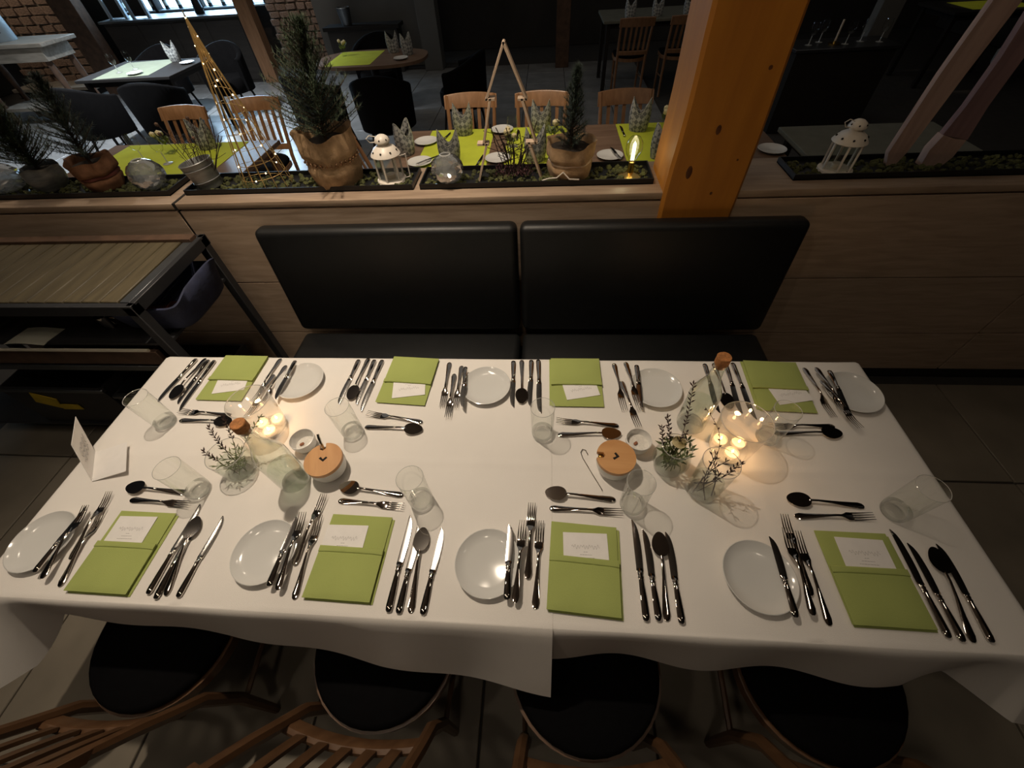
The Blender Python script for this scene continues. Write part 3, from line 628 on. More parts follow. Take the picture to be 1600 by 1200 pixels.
for s in 'ABCDEFGH':
    f = s in FRONT; n = SEAT[s]; zc = 0.7508 if s in 'ABEF' or s in 'CG' else 0.7496
    zc = 0.7506 if PLATES[s][0] < 0.1 and s not in 'DH' else 0.7494
    px, py = PLATES[s]
    KP.put('white coupe side plate, %s' % n, (px, py, zc), 0.3)
    x, y, a = POS[s]['nap']; KN.put('lime green pocket napkin, %s' % n, (x, y, zc + (0.0003 if s != 'C' else 0.0012)), R(a) if f else R(a + 180))
    nz = zc + 0.0003
    x, y, a = POS[s]['card']
    if f: KC.put('white menu card upright in the green napkin, %s' % n, (x, y - 0.004, nz + 0.0105), R(a))
    else: KC.put('white menu card tilted out of the green napkin, %s' % n, (x, y + 0.006, nz + 0.0100), R(a + 180))
    x, y = TUMB[s]; KT.put('empty clear straight tumbler, %s' % n, (x, y, zc + 0.0003), random.random())
    for k in K:
        if k not in POS[s]: continue
        x, y, a = POS[s][k]; zz = zc + 0.0006
        kind = K[k]
        if not f and k == 'k1': kind = K['k3']
        elif not f and k == 'k3': kind = K['k1']
        elif not f and k == 'f1': kind = K['f3']
        elif not f and k == 'f3': kind = K['f1']
        o = kind.put(txt(k, s), (x, y, zz), R(a), GRP[k])
        o['category'] = {'k': 'knife', 'p': 'knife', 'f': 'fork', 's': 'spoon', 't': 'fork' if k == 'tf' else 'spoon'}[k[0]]
        if k == 'pk': o.location.z = zc + (0.0205 if math.hypot(x - px, y - py) < 0.083 else 0.001)
        # forks that cross a neighbour or a plate rim lie a little higher
        if k == 'f2': o.location.z += 0.004
        if k in ('f1', 'f2', 'f3') and math.hypot(x - px, y - py) < 0.095 : o.location.z = zc + 0.021

# ============================================================ CENTREPIECES
ZC = 0.7512; ZR = 0.7498
def ring_pts(r, z, n=40): return [(r * math.cos(2 * PI * k / n), r * math.sin(2 * PI * k / n), z) for k in range(n)]
def tealight_proto():
    t = thing('tealight', '-', 'candle', group='lit tealights in the hurricane glasses')
    MB().lathe([(0.0, 0.0005), (0.0185, 0.0005), (0.0195, 0.002), (0.0195, 0.018)], 24).build('cup', M['rim'], t)
    MB().lathe([(0.0, 0.001), (0.0182, 0.001), (0.0185, 0.0125), (0.014, 0.0115), (0.0, 0.0108)], 24).build('wax', M['wax'], t)
    wk = MB().tube([(0, 0, 0.010), (0.0005, 0, 0.0155)], 0.0006, 5).build('wick', M['gap'], t)
    MB().lathe([(0.0, 0.0145), (0.0022, 0.0165), (0.0032, 0.020), (0.0022, 0.026), (0.0, 0.033)], 12).build('flame', M['flame'], wk)
    return Kind(t)
KL = tealight_proto()
def hurricane(label, loc, h, rb, rt, lights, wts, power):
    t = thing('hurricane_glass', label, 'candle holder', loc, 0, 'wide candle glasses in the centrepieces')
    MB().lathe([(rb * 0.93, 0.004), (rb, 0.014), (rb + (rt - rb) * 0.35, h * 0.35), (rt, h)], 56).build('glass_wall', M['candle_glass'], t); gw = t.children[0]
    MB().lathe([(0.0, 0.0005), (rb * 0.86, 0.0005), (rb * 0.94, 0.005), (rb * 0.9, 0.009), (0.0, 0.007)], 48).build('glass_base', M['glass_base'], t)
    MB().tube(ring_pts(rt, h, 56), 0.0013, 6, closed=True).build('glass_rim', M['rim'], gw)
    for (dx, dy), l in zip(lights, wts):
        KL.put(l, (loc[0] + dx, loc[1] + dy, loc[2] + 0.0095))
        lamp('tealight_flame_light', 'POINT', (loc[0] + dx, loc[1] + dy, loc[2] + 0.052), power, (1.0, 0.56, 0.24), 0.006)
HLr, HLl = (0.563, 0.655, ZR), (-0.905, 0.695, ZC)
hurricane('right wide clear candle glass holding lit tealights, beside the twig vases', HLr, 0.150, 0.058, 0.068, [(-0.024, 0.020), (0.026, 0.010), (-0.004, -0.026)],
          ['back left tealight in the right candle glass', 'right tealight in the right candle glass', 'front tealight in the right candle glass'], 0.16)
hurricane('left wide clear candle glass holding lit tealights, behind the cork bottle', HLl, 0.150, 0.054, 0.064, [(0.022, 0.022), (-0.022, 0.004), (0.016, -0.024)],
          ['back tealight in the left candle glass', 'left tealight in the left candle glass', 'front right tealight in the left candle glass'], 0.12)
def bottle(label, loc, h=0.30, r=0.043, cork='cork', wl=0.6):
    t = thing('glass_bottle', label, 'bottle', loc, 0, 'cork stoppered water bottles')
    rn = 0.0155; hb = h * 0.52
    MB().lathe([(r * 0.92, 0.003), (r, 0.012), (r, hb), (r * 0.93, hb + 0.018), (r * 0.6, hb + 0.052), (rn * 1.12, hb + 0.078), (rn, h - 0.03), (rn * 1.08, h - 0.024), (rn * 1.08, h - 0.012)], 44).build('glass_body', M['bottle_glass'], t)
    MB().lathe([(0.0, 0.006), (r * 0.5, 0.003), (r * 0.85, 0.0006), (r * 0.94, 0.006), (r * 0.9, 0.012), (0.0, 0.014)], 40).build('glass_base', M['glass_base'], t)
    MB().lathe([(0.0, 0.013), (r * 0.955, 0.013), (r * 0.955, hb * wl), (0.0, hb * wl)], 36).build('water', M['water'], t)
    MB().lathe([(0.0, h - 0.026), (rn * 0.86, h - 0.026), (rn * 0.9, h - 0.011), (rn * 1.18, h - 0.010), (rn * 1.2, h + 0.012), (rn * 1.1, h + 0.014), (0.0, h + 0.014)], 28).build('stopper', M['cork'], t)
bottle('clear water bottle with brown cork among the left centrepiece', (-0.738, 0.506, ZC))
bottle('clear water bottle with orange cork near the bench, right centrepiece', (0.470, 0.742, ZR), wl=0.75)
def vase(label, loc, h, rb, rt, wl, mid=None):
    t = thing('glass_vase', label, 'vase', loc, 0, 'small glass vases of the centrepieces')
    mid = mid or (rb + rt) / 2
    MB().lathe([(rb * 0.9, 0.003), (rb, 0.010), (mid, h * 0.45), (rt, h)], 44).build('glass_wall', M['glass'], t); gw = t.children[0]
    MB().lathe([(0.0, 0.0005), (rb * 0.84, 0.0005), (rb * 0.92, 0.006), (rb * 0.86, 0.011), (0.0, 0.008)], 36).build('glass_base', M['glass_base'], t)
    MB().tube(ring_pts(rt, h, 44), 0.001, 6, closed=True).build('glass_rim', M['rim'], gw)
    wr = rb + (mid - rb) * min(1, wl / 0.45) - 0.0015
    MB().lathe([(0.0, 0.011), (rb - 0.003, 0.012), (wr, h * wl), (0.0, h * wl)], 32).build('water', M['water'], t)
VL, V1, V2 = (-0.925, 0.540, ZC), (0.372, 0.590, ZR), (0.452, 0.515, ZR)
vase('short wide vase of red berries and greens left of the cork bottle', VL, 0.100, 0.047, 0.054, 0.55)
vase('round low vase with cream rose and red sprigs, right centrepiece', V1, 0.118, 0.042, 0.040, 0.5, 0.052)
vase('tall vase with tangled dark twigs before the right candle glass', V2, 0.168, 0.040, 0.045, 0.4)
def leaf(b, p, d, l, w):
    d = Vector(d).normalized(); s = d.cross(Vector((0, 0, 1))); s = s.normalized() if s.length > 0.01 else Vector((1, 0, 0)); p = Vector(p); u = s.cross(d) * 0.0006
    m1 = p + d * l * 0.5
    vs = [b.bm.verts.new(q) for q in (p + u, m1 + s * w + u, p + d * l + u, m1 - s * w + u, p - u, m1 + s * w - u, p + d * l - u, m1 - s * w - u)]
    for f in ((0, 1, 2, 3), (7, 6, 5, 4), (0, 4, 5, 1), (1, 5, 6, 2), (2, 6, 7, 3), (3, 7, 4, 0)): b.bm.faces.new([vs[i] for i in f])
def curve(p0, p1, bow, n=9):
    p0, p1, bow = Vector(p0), Vector(p1), Vector(bow)
    return [p0.lerp(p1, i / n) + bow * math.sin(PI * i / n) for i in range(n + 1)]
def sprig(label, base, p0, p1, bow, lm, u0=0.45, ll=0.013, lw=0.0022, nl=16, sm='sprig', rad=0.0011, twin=False, grp=None, name='berry_sprig'):
    t = thing(name, label, 'sprig', base, 0, grp); pts = curve(p0, p1, bow)
    stem = MB().tube(pts, [rad * (1 - 0.5 * i / 9) for i in range(10)], 5).build('stem', M[sm], t)
    b = MB(); rr = random.Random(label)
    for i in range(nl):
        u = u0 + (1 - u0) * i / max(1, nl - 1); k = min(8, int(u * 9)); p = pts[k].lerp(pts[k + 1], u * 9 - k); d = (pts[k + 1] - pts[k]).normalized()
        a = i * 2.4 + rr.random(); sd = d.orthogonal().normalized(); sd = Matrix.Rotation(a, 3, d) @ sd
        leaf(b, p, d * 0.75 + sd * 0.75, ll * (0.8 + 0.4 * rr.random()), lw)
    leaf(b, pts[-1], pts[-1] - pts[-2], ll, lw)
    b.build('leaves', M[lm], stem)
G1 = 'red brown sprigs in the right centrepiece vases'
sprig('left red sprig rising from the cream rose vase', V1, (0.012, 0.0, 0.012), (-0.048, 0.028, 0.165), (-0.008, 0, 0), 'sprig', 0.55, nl=20, grp=G1)
sprig('second red sprig rising from the cream rose vase', V1, (0.004, 0.010, 0.012), (-0.030, 0.055, 0.178), (0.004, 0, 0), 'sprig', 0.5, nl=24, grp=G1)
sprig('short red sprig leaning right in the cream rose vase', V1, (-0.01, -0.006, 0.012), (0.020, 0.025, 0.148), (0, 0.01, 0), 'sprig', 0.6, nl=14, grp=G1)
sprig('tallest red sprig leaning back over the table, right centrepiece', V1, (-0.012, -0.01, 0.012), (0.022, 0.10, 0.262), (0.012, -0.01, 0), 'sprig', 0.55, nl=26, grp=G1)
sprig('bent bare twig arching from the tall twig vase', V2, (0.0, 0.01, 0.02), (-0.040, 0.10, 0.255), (0.045, 0.02, 0), 'sprig', 0.3, nl=10, ll=0.008, grp=G1)
sprig('small red sprig at the right rim of the twig vase', V2, (-0.02, -0.01, 0.02), (0.050, 0.004, 0.158), (0, 0, -0.02), 'sprig', 0.75, nl=12, grp=G1)
for i, (p, q, bw) in enumerate((((0.02, -0.018, 0.012), (-0.022, 0.015, 0.175), (0.01, 0, 0)), ((-0.03, -0.012, 0.012), (0.018, 0.012, 0.150), (0, 0.012, 0)), ((0.012, 0.018, 0.012), (-0.012, -0.024, 0.160), (0.012, 0, 0)),
                                ((-0.018, 0.02, 0.012), (0.03, -0.01, 0.135), (0, -0.01, 0)), ((0.0, -0.03, 0.012), (-0.01, 0.02, 0.168), (-0.014, 0, 0)))):
    sprig('dark forked twig standing inside the tall twig vase', V2, p, q, bw, 'twig', 0.3, 0.016, 0.0016, 9, 'twig', 0.0019, grp='dark twigs in the tall vase', name='dark_twig')
for i in range(9):
    a = i * 0.7
    sprig('grey green leafy stem inside the cream rose vase', V1, (0.02 * math.cos(a), 0.02 * math.sin(a), 0.012), (0.034 * math.cos(a + 1.2), 0.034 * math.sin(a + 1.2), 0.085 + 0.004 * i), (0.01 * math.sin(a), 0, 0), 'green_leaf', 0.3, 0.024, 0.0035, 12, 'green_leaf', 0.0014, grp='green stems in the cream rose vase', name='green_stem')
def rose(label, loc, r):
    t = thing('rose_bloom', label, 'flower', loc); b = MB()
    for k in range(5):
        rr = r * (1 - 0.18 * k)
        b.lathe([(rr * 0.45, -r * 0.5 + k * 0.002), (rr * 0.9, -r * 0.1), (rr, r * 0.25 + k * 0.0012), (rr * 0.9, r * 0.3 + k * 0.0016), (rr * 0.78, r * 0.1)], 16)
    b.build('petals', M['rose'], t)
    MB().tube([(0, 0, -r * 0.4), (0.004, -0.004, -0.075)], 0.0018, 6).build('stem', M['green_leaf'], t)
rose('cream rose in the round low vase', (V1[0] + 0.012, V1[1] + 0.020, V1[2] + 0.102), 0.020)
G2 = 'red berry sprigs in the left wide vase'
sprig('tall red berry sprig leaning left from the wide vase', VL, (0.02, -0.01, 0.012), (-0.03, 0.045, 0.165), (-0.01, 0, 0), 'sprig', 0.5, nl=22, grp=G2)
sprig('middle red berry sprig from the left wide vase', VL, (-0.01, 0.0, 0.012), (0.022, 0.060, 0.190), (0, 0.01, 0), 'sprig', 0.55, nl=22, grp=G2)
sprig('low red berry sprig lying over the left vase rim', VL, (0.0, -0.02, 0.012), (-0.048, -0.006, 0.118), (-0.004, 0, 0), 'sprig', 0.6, nl=14, grp=G2)
sprig('thin green sprig reaching right towards the cork bottle', VL, (-0.02, 0.0, 0.012), (0.10, 0.09, 0.16), (0, 0, 0.01), 'green_leaf', 0.5, nl=18, grp=G2)
for i in range(7):
    a = i * 0.9 + 0.4
    sprig('green needle stem inside the left wide vase', VL, (0.025 * math.cos(a), 0.025 * math.sin(a), 0.012), (0.036 * math.cos(a + 2), 0.036 * math.sin(a + 2), 0.08), (0, 0, 0), 'green_leaf', 0.2, 0.02, 0.0018, 12, 'green_leaf', 0.0013, grp='green stems in the left vase', name='green_stem')
def lidded_pot(label, loc, rot, spoon=True):
    t = thing('lidded_pot', label, 'pot', loc, rot, 'white pots with wooden lids')
    MB().lathe([(0.0, 0.0005), (0.036, 0.0005), (0.048, 0.010), (0.0535, 0.030), (0.0535, 0.052), (0.050, 0.054), (0.0495, 0.03), (0.0, 0.008)], 44).build('pot_body', M['ceramic'], t)
    n = 56; out = []
    for k in range(n):
        a = 2 * PI * k / n; r = 0.0555
        d = abs(((a - PI + PI) % (2 * PI)) - PI)
        out.append((r * math.cos(a), r * math.sin(a)))
    # notch cut into the lid edge at +y
    out = [p for p in out if not (abs(p[0]) < 0.0095 and p[1] > 0)]
    k = max(range(len(out)), key=lambda i: (out[i][1] > 0) * (1 if out[i][0] > 0 else 0) * (1 - abs(out[i][0])))
    ins = [(0.0095, 0.0545), (0.0085, 0.036), (0.0, 0.031), (-0.0085, 0.036), (-0.0095, 0.0545)]
    out = out[:k + 1] + ins + out[k + 1:]
    lid = MB().prism(out, 0.0545, 0.0665).build('lid', M['lid_wood'], t)
    MB().prism([(-0.012, 0.006), (-0.006, 0.010), (0.0, 0.0), (0.009, 0.006), (0.013, 0.001), (0.0, -0.009)], 0.0664, 0.0671).build('lid_mark', M['gap'], lid)
    if spoon:
        MB().tube([(0.0, 0.028, 0.03), (0.0, 0.046, 0.075), (0.0, 0.058, 0.098), (0.0, 0.066, 0.104)], [0.0035, 0.004, 0.0045, 0.004], 8).build('spoon_handle', M['chrome'], t)
    else:
        MB().ball((0.0, 0.043, 0.052), 0.008, 2).build('knob', M['brass'], t)
lidded_pot('white pot with wooden lid and a spoon in the notch, left centrepiece', (-0.643, 0.548, ZC), R(20))
lidded_pot('white pot with wooden lid and dark notch, right centrepiece', (0.214, 0.583, ZR), R(85), False)
def dip_bowl(label, loc, fill, fm):
    t = thing('small_bowl', label, 'bowl', loc, 0, 'small white seasoning bowls')
    MB().lathe([(0.0, 0.0005), (0.022, 0.0005), (0.032, 0.010), (0.0375, 0.030), (0.0385, 0.046), (0.0365, 0.0465), (0.0345, 0.030), (0.027, 0.010), (0.0, 0.005)], 40).build('bowl_body', M['ceramic'], t)
    s = MB().lathe([(0.0, fill + 0.003), (0.018, fill + 0.001), (0.029 if fill < 0.02 else 0.034, fill), (0.024, fill - 0.006), (0.0, fill - 0.008)], 24).build('salt', M['salt'], t); s['kind'] = 'stuff'
    b = MB()
    for q in range(fm): b.ball((-0.010 + 0.004 * q, -0.006 + 0.003 * (q % 2), fill + 0.005), 0.005, 1, (1, 1.2, 0.8))
    b.build('spice', M['spice'], t)
dip_bowl('small white bowl holding brown spice beside the left lidded pot', (-0.752, 0.628, ZC), 0.016, 2)
dip_bowl('small white salt bowl behind the right lidded pot', (0.292, 0.655, ZR), 0.024, 2)
wsp = MB().tube([(0.142, 0.622, 0.003), (0.136, 0.638, 0.003), (0.127, 0.641, 0.003), (0.121, 0.630, 0.003), (0.126, 0.610, 0.003), (0.150, 0.560, 0.003), (0.176, 0.507, 0.004)], 0.0013, 6).build('bent_wire_hook', M['steel'], loc=(0, 0, ZR))
tag(wsp, 'thin hairpin shaped wire hook lying left of the right lidded pot', 'wire hook')
# folded card stand at the left table end
st = thing('folded_table_card', 'white folded card lying half open at the left end of the table', 'card', (-1.398, 0.485, ZC + 0.0008))
def panel_mb(p, q, h, lean): 
    p, q = Vector((p[0], p[1], 0)), Vector((q[0], q[1], 0)); d = (q - p).normalized(); nrm = Vector((-d.y, d.x, 0)) * 0.0007; lv = Vector((lean[0], lean[1], h))
    b = MB(); vs = [b.bm.verts.new(x) for x in (p - nrm, q - nrm, q - nrm + lv, p - nrm + lv, p + nrm, q + nrm, q + nrm + lv, p + nrm + lv)]
    for f in ((0, 1, 2, 3), (7, 6, 5, 4), (0, 4, 5, 1), (1, 5, 6, 2), (2, 6, 7, 3), (3, 7, 4, 0)): b.bm.faces.new([vs[i] for i in f])
    return b
panel_mb((0.0, 0.0), (-0.070, 0.103), 0.100, (-0.030, 0.070)).build('left_panel', M['card'], st)
panel_mb((0.002, -0.001), (-0.068, 0.102), 0.016, (0.105, 0.030)).build('right_panel', M['card'], st)
b = MB()
for i in range(3):
    b.tube([Vector((0.001, 0.0005, 0.0)) + Vector((-0.070, 0.103, 0)) * (0.2 + 0.6 * k / 20) + Vector((-0.030, 0.070, 0.100)) * (0.35 + 0.14 * i + 0.05 * math.sin(k * 1.1 + i * 2)) for k in range(21)], 0.0007, 4)
b.build('lettering', M['ink'], st, (0.0008, 0.0006, 0.0008))

# ============================================================ CHAIRS
def make_chair(name, wood_m, seat_m):
    t = thing(name, '-', 'chair'); w = 0.205
    def d_out(w, y0, y1, n=18):
        o = [(-w * 0.93, y1), (w * 0.93, y1), (w, y1 - 0.04)]
        for k in range(n + 1):
            a = -PI * k / n; o.append((w * math.cos(a), y0 + 0.20 + 0.20 * math.sin(a)))
        o.append((-w, y1 - 0.04)); return o
    MB().prism(d_out(w + 0.006, -0.215, 0.205), 0.405, 0.440).build('seat_frame', wood_m, t)
    b = MB(); o = d_out(w, -0.208, 0.2)
    rg = []
    for s, z in ((0.985, 0.4405), (1.0, 0.450), (0.985, 0.462), (0.93, 0.469), (0.6, 0.473), (0.05, 0.474)): rg.append([Vector((x * s, y * s, z)) for x, y in o])
    b.rings(rg); b.build('seat', seat_m, t, angle=60)
    def by(z): return -0.195 - 0.02 * max(0, z - 0.44) / 0.4 - 0.10 * (max(0, z - 0.44) / 0.42) ** 1.3
    def bow(x, z): return by(z) - 0.028 * (1 - (x / 0.205) ** 2) * (1 if z > 0.45 else 0)
    for s in (-1, 1):
        p = [(s * 0.178, -0.20, 0.0), (s * 0.178, -0.175, 0.25), (s * 0.180, by(0.44) + 0.01, 0.44)] + [(s * (0.182 + 0.012 * k / 4), by(0.44 + 0.42 * k / 4), 0.44 + 0.42 * k / 4) for k in range(1, 5)]
        MB().tube(p, [0.014, 0.017, 0.018, 0.017, 0.016, 0.015, 0.014], 8).build('back_post', wood_m, t)
        MB().tube([(s * 0.17, 0.175, 0.0), (s * 0.172, 0.172, 0.405)], [0.013, 0.019], 8).build('leg', wood_m, t)
        MB().tube([(s * 0.172, 0.17, 0.2), (s * 0.178, -0.175, 0.22)], 0.009, 6).build('stretcher', wood_m, t)
    def rail(z0, z1, th, xw):
        b = MB(); rg = []
        for i in range(13):
            x = -xw + 2 * xw * i / 12; y0, y1 = bow(x, z0), bow(x, z1); e = 0.010 * (1 - (x / xw) ** 2) if z1 > 0.8 else 0
            rg.append([Vector((x, y0 - th / 2, z0)), Vector((x, y0 + th / 2, z0)), Vector((x, y1 + th / 2, z1 - 0.006 + e)), Vector((x, y1 + th / 4, z1 + e)), Vector((x, y1 - th / 4, z1 + e)), Vector((x, y1 - th / 2, z1 - 0.006 + e))])
        return b.rings(rg)
    rail(0.775, 0.862, 0.024, 0.215).build('top_rail', wood_m, t)
    rail(0.485, 0.53, 0.022, 0.182).build('lower_rail', wood_m, t)
    for k in range(5):
        x = (k - 2) * 0.062
        b = MB(); rg = []
        for i in range(6):
            z = 0.535 + 0.25 * i / 5; y = bow(x, z); hw = 0.0135
            rg.append([Vector((x - hw, y - 0.005, z)), Vector((x + hw, y - 0.005, z)), Vector((x + hw, y + 0.005, z)), Vector((x - hw, y + 0.005, z))])
        b.rings(rg); b.build('slat', wood_m, t)
    return Kind(t)
KCH = make_chair('slat_back_chair', M['chair_wood'], M['black_fabric'])
KCB = make_chair('slat_back_chair', M['chair_brown'], M['black_fabric'])
KCD = make_chair('slat_back_chair', M['chair_shaded'], M['black_fabric'])
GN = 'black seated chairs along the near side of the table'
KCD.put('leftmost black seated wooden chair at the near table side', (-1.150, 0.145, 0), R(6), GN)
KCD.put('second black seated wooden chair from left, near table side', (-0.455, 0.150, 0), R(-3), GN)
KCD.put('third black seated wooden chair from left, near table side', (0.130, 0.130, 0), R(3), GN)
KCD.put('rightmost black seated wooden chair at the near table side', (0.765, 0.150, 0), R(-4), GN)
GB = 'slat back chairs at the tables beyond the half wall'
KCH.put('wooden slat back chair right behind the star of wooden strips, left', (-0.61, 3.53, 0), R(180), GB)
KCH.put('wooden slat back chair facing us between star frame and small potted conifer', (-0.04, 3.50, 0), R(178), GB)
KCB.put('brown slat back chair behind the runner next to the orange post', (0.64, 3.46, 0), R(183), GB)
KCH.put('low slat back chair behind the left yellow green runner', (-3.12, 3.52, 0), R(178), GB)
KCH.put('slat back chair in front of the bright bluish floor, behind the gold cone', (-2.50, 3.68, 0), R(186), GB)
KCB.put('slat back chair seen side on behind the large burlap pot', (-1.10, 3.06, 0), R(-82), GB)

# ============================================================ DECORATION ON THE LEDGE
ZL = 1.0805
def tray(label, x0, x1, y0=1.69, y1=1.865, n=260, seed=1):
    t = thing('display_tray', label, 'tray', ((x0 + x1) / 2, (y0 + y1) / 2, ZL), 0, 'long black trays of moss on the ledge'); sx, sy = x1 - x0, y1 - y0
    b = MB(); b.box((0, 0, 0.002), (sx, sy, 0.004))
    for s in (-1, 1):
        b.box((s * (sx / 2 - 0.0025), 0, 0.011), (0.005, sy, 0.022)); b.box((0, s * (sy / 2 - 0.0025), 0.011), (sx - 0.01, 0.005, 0.022))
    b.build('tray_body', M['tray'], t)
    rr = random.Random(seed); b = MB()
    for i in range(n):
        x, y = rr.uniform(-sx / 2 + 0.02, sx / 2 - 0.02), rr.uniform(-sy / 2 + 0.018, sy / 2 - 0.018); r = rr.uniform(0.006, 0.014)
        b.ball((x, y, 0.006), r, 1, (1.2, 1.1, 0.75), (rr.random(), rr.random(), rr.random() * 6))
    stuff(b.build('moss', M['moss'], t)); return t
tray('left black moss tray under the small conifer pots', -2.62, -1.660, seed=2)
tray('middle black moss tray under the gold cone and large burlap pot', -1.585, -0.555, seed=3)
tray('right black moss tray ending at the orange post', -0.525, 0.440, seed=4)
tray('dark moss tray on the ledge right of the orange post', 0.98, 1.95, seed=5)
ZD = ZL + 0.0042
def conifer(name, label, loc, h, r, m, trunk_h=0.04, seed=1, dens=1.0, lean=(0, 0), cone=1.0):
    t = thing(name, label, 'conifer', loc); rr = random.Random(seed)
    def ax(z): return Vector((lean[0] * (z / h) ** 1.5, lean[1] * (z / h) ** 1.5, z))
    MB().tube([ax(h * k / 6) for k in range(7)], [0.007 * (1 - 0.8 * k / 6) for k in range(7)], 6).build('trunk', M['bark'], t)
    b = MB(); tw = MB()
    nb = int(64 * dens)
    for i in range(nb):
        u = (i + 0.5) / nb; z = trunk_h + (h * 0.98 - trunk_h) * u; L = r * ((1 - u) ** 0.8 * 0.92 + 0.10) * rr.uniform(0.75, 1.12); a = i * 2.4 + rr.random() * 0.8
        d = Vector((math.cos(a), math.sin(a), 0.35 + 0.9 * u)); d.normalize(); p0 = ax(z); p1 = p0 + d * L
        pts = [p0.lerp(p1, k / 5) + Vector((0, 0, 0.12 * L * (k / 5) ** 2)) for k in range(6)]
        tw.tube(pts, [0.0018 * (1 - 0.12 * k) for k in range(6)], 4)
        nn = int(34 + 90 * L / 0.15)
        for q in range(nn):
            v = (q + rr.random()) / nn; k = min(4, int(v * 5)); p = pts[k].lerp(pts[k + 1], v * 5 - k)
            sd = Vector((rr.uniform(-1, 1), rr.uniform(-1, 1), rr.uniform(-0.5, 0.8))); sd = (sd.normalized() * 0.9 + d * 0.6).normalized()
            l = rr.uniform(0.016, 0.028); s = sd.cross(Vector((0, 0, 1))); s = (s.normalized() if s.length > 0.05 else Vector((1, 0, 0))) * 0.0011
            b.bm.faces.new([b.bm.verts.new(x) for x in (p - s, p + s, p + sd * l)])
    tw.build('twigs', M['bark'], t); stuff(b.build('foliage', m, t, flip=False)); return t
def sack_pot(name, label, loc, rb, rt, h, m, cord=None, seed=1, frill=0.03, tilt=None, cat='plant pot'):
    t = thing(name, label, cat, loc); rr = random.Random(seed); n = 40
    if tilt: t.rotation_euler = tilt
    ph = [rr.random() * 6 for _ in range(4)]
    def rad(a, z): 
        u = z / h; base = rb + (rt - rb) * u + 0.010 * math.sin(PI * min(1, u * 1.1)); pinch = -0.016 * math.exp(-((u - 0.48) / 0.07) ** 2) if cord else 0
        wob = 0.004 * math.sin(5 * a + ph[0] + 3 * u) + 0.002 * math.sin(9 * a + ph[1]) + frill * 0.25 * u ** 6 * math.sin(4 * a + ph[2])
        return base + wob + pinch
    def top(a): return h * (1 + 0.05 * math.sin(2 * a + ph[3]) + 0.03 * math.sin(5 * a + ph[0]))
    rg = []
    for k in range(13):
        rg.append([Vector((rad(2 * PI * i / n, h * k / 12) * math.cos(2 * PI * i / n), rad(2 * PI * i / n, h * k / 12) * math.sin(2 * PI * i / n), top(2 * PI * i / n) * k / 12 if k else 0.0)) for i in range(n)])
    for k in (0, 1):
        s = 0.93 - 0.05 * k; rg.append([Vector((v.x * s, v.y * s, v.z - 0.006 - 0.05 * k)) for v in rg[12]])
    b = MB(); b.rings(rg, cap=False); b.bm.faces.new([v for v in b.bm.verts[:n]][::-1]); b.build('wrap', m, t, angle=70)
    MB().lathe([(0.0, h * 0.80), (rt * 0.9, h * 0.79), (rt * 0.9, h * 0.75), (0.0, h * 0.75)], 24).build('soil', M['soil'], t)
    if cord == 'beads':
        b = MB()
        for z in (0.47, 0.52):
            for i in range(30):
                a = 2 * PI * i / 30; r = rad(a, h * z) + 0.005; b.ball((r * math.cos(a), r * math.sin(a), h * z), 0.006, 1)
        b.build('bead_string', M['copper_bead'], t)
    elif cord:
        MB().tube([((rad(2 * PI * i / 36, h * 0.48) + 0.003) * math.cos(2 * PI * i / 36), (rad(2 * PI * i / 36, h * 0.48) + 0.003) * math.sin(2 * PI * i / 36), h * 0.48) for i in range(36)], 0.005 if cord != 'red' else 0.009, 6, closed=True).build('cord', M['pale_wood'] if cord != 'red' else M['red_cloth'], t)
    return t
# left end
def crystal(name, label, loc, r, sx=1.0, sz=0.92, seed=1, cut=0.30):
    t = thing(name, label, 'glass ball', loc, 0, 'cut crystal balls on the ledge'); b = MB(); n, m = 22, 12; rg = []
    for k in range(m + 1):
        th = 0.12 + (PI - 0.42) * k / m; ring = []
        for i in range(n):
            a = 2 * PI * (i + 0.5 * (k % 2)) / n; f = 1 + cut * 0.5 * ((i + k) % 2 - 0.5)
            ring.append(Vector((r * f * math.sin(th) * math.cos(a) * sx, r * f * math.sin(th) * math.sin(a), r * sz - r * sz * math.cos(th))))
        rg.append(ring)
    b.rings(rg, cap=True); b.build('crystal_body', M['pleat_glass'], t, angle=5)
    MB().lathe([(r * 0.30, r * sz * 1.93), (r * 0.36, r * sz * 1.96), (r * 0.30, r * sz * 2.0)], 24).build('rim', M['rim'], t); return t
crystal('crystal_bowl', 'ribbed crystal bowl at the far left end of the ledge', (-2.50, 1.765, ZD), 0.075, 1.1, 0.8, cut=0.4)
crystal('crystal_ball', 'cut crystal ball on the left tray beside the zinc bucket', (-1.765, 1.755, ZD), 0.068)
crystal('crystal_ball', 'round cut crystal ball in front of a checked napkin, right tray', (-0.405, 1.735, ZD), 0.064)
sack_pot('dark_plant_pot', 'dark grey pot of a loose conifer at the left ledge end', (-2.30, 1.79, ZD), 0.055, 0.075, 0.10, M['zinc'], None, 3, 0.0)
conifer('small_conifer', 'loose small conifer in the dark grey pot, left ledge end', (-2.30, 1.79, ZD + 0.078), 0.27, 0.15, M['needle'], 0.02, 5, 3.0, (0.02, 0))
sack_pot('rust_burlap_pot', 'rusty burlap pot with a red band beside the left crystal ball', (-2.02, 1.785, ZD), 0.065, 0.088, 0.13, M['rust_burlap'], 'red', 4, 0.03)
conifer('small_conifer', 'spiky dark conifer in the rusty burlap pot', (-2.02, 1.785, ZD + 0.10), 0.32, 0.13, M['needle2'], 0.02, 8, 1.8, (0.05, 0.02))
bk = thing('zinc_bucket', 'grey zinc bucket of bare twigs leaning beside the gold cone', 'bucket', (-1.50, 1.765, ZD)); bk.rotation_euler = (0, R(-8), 0)
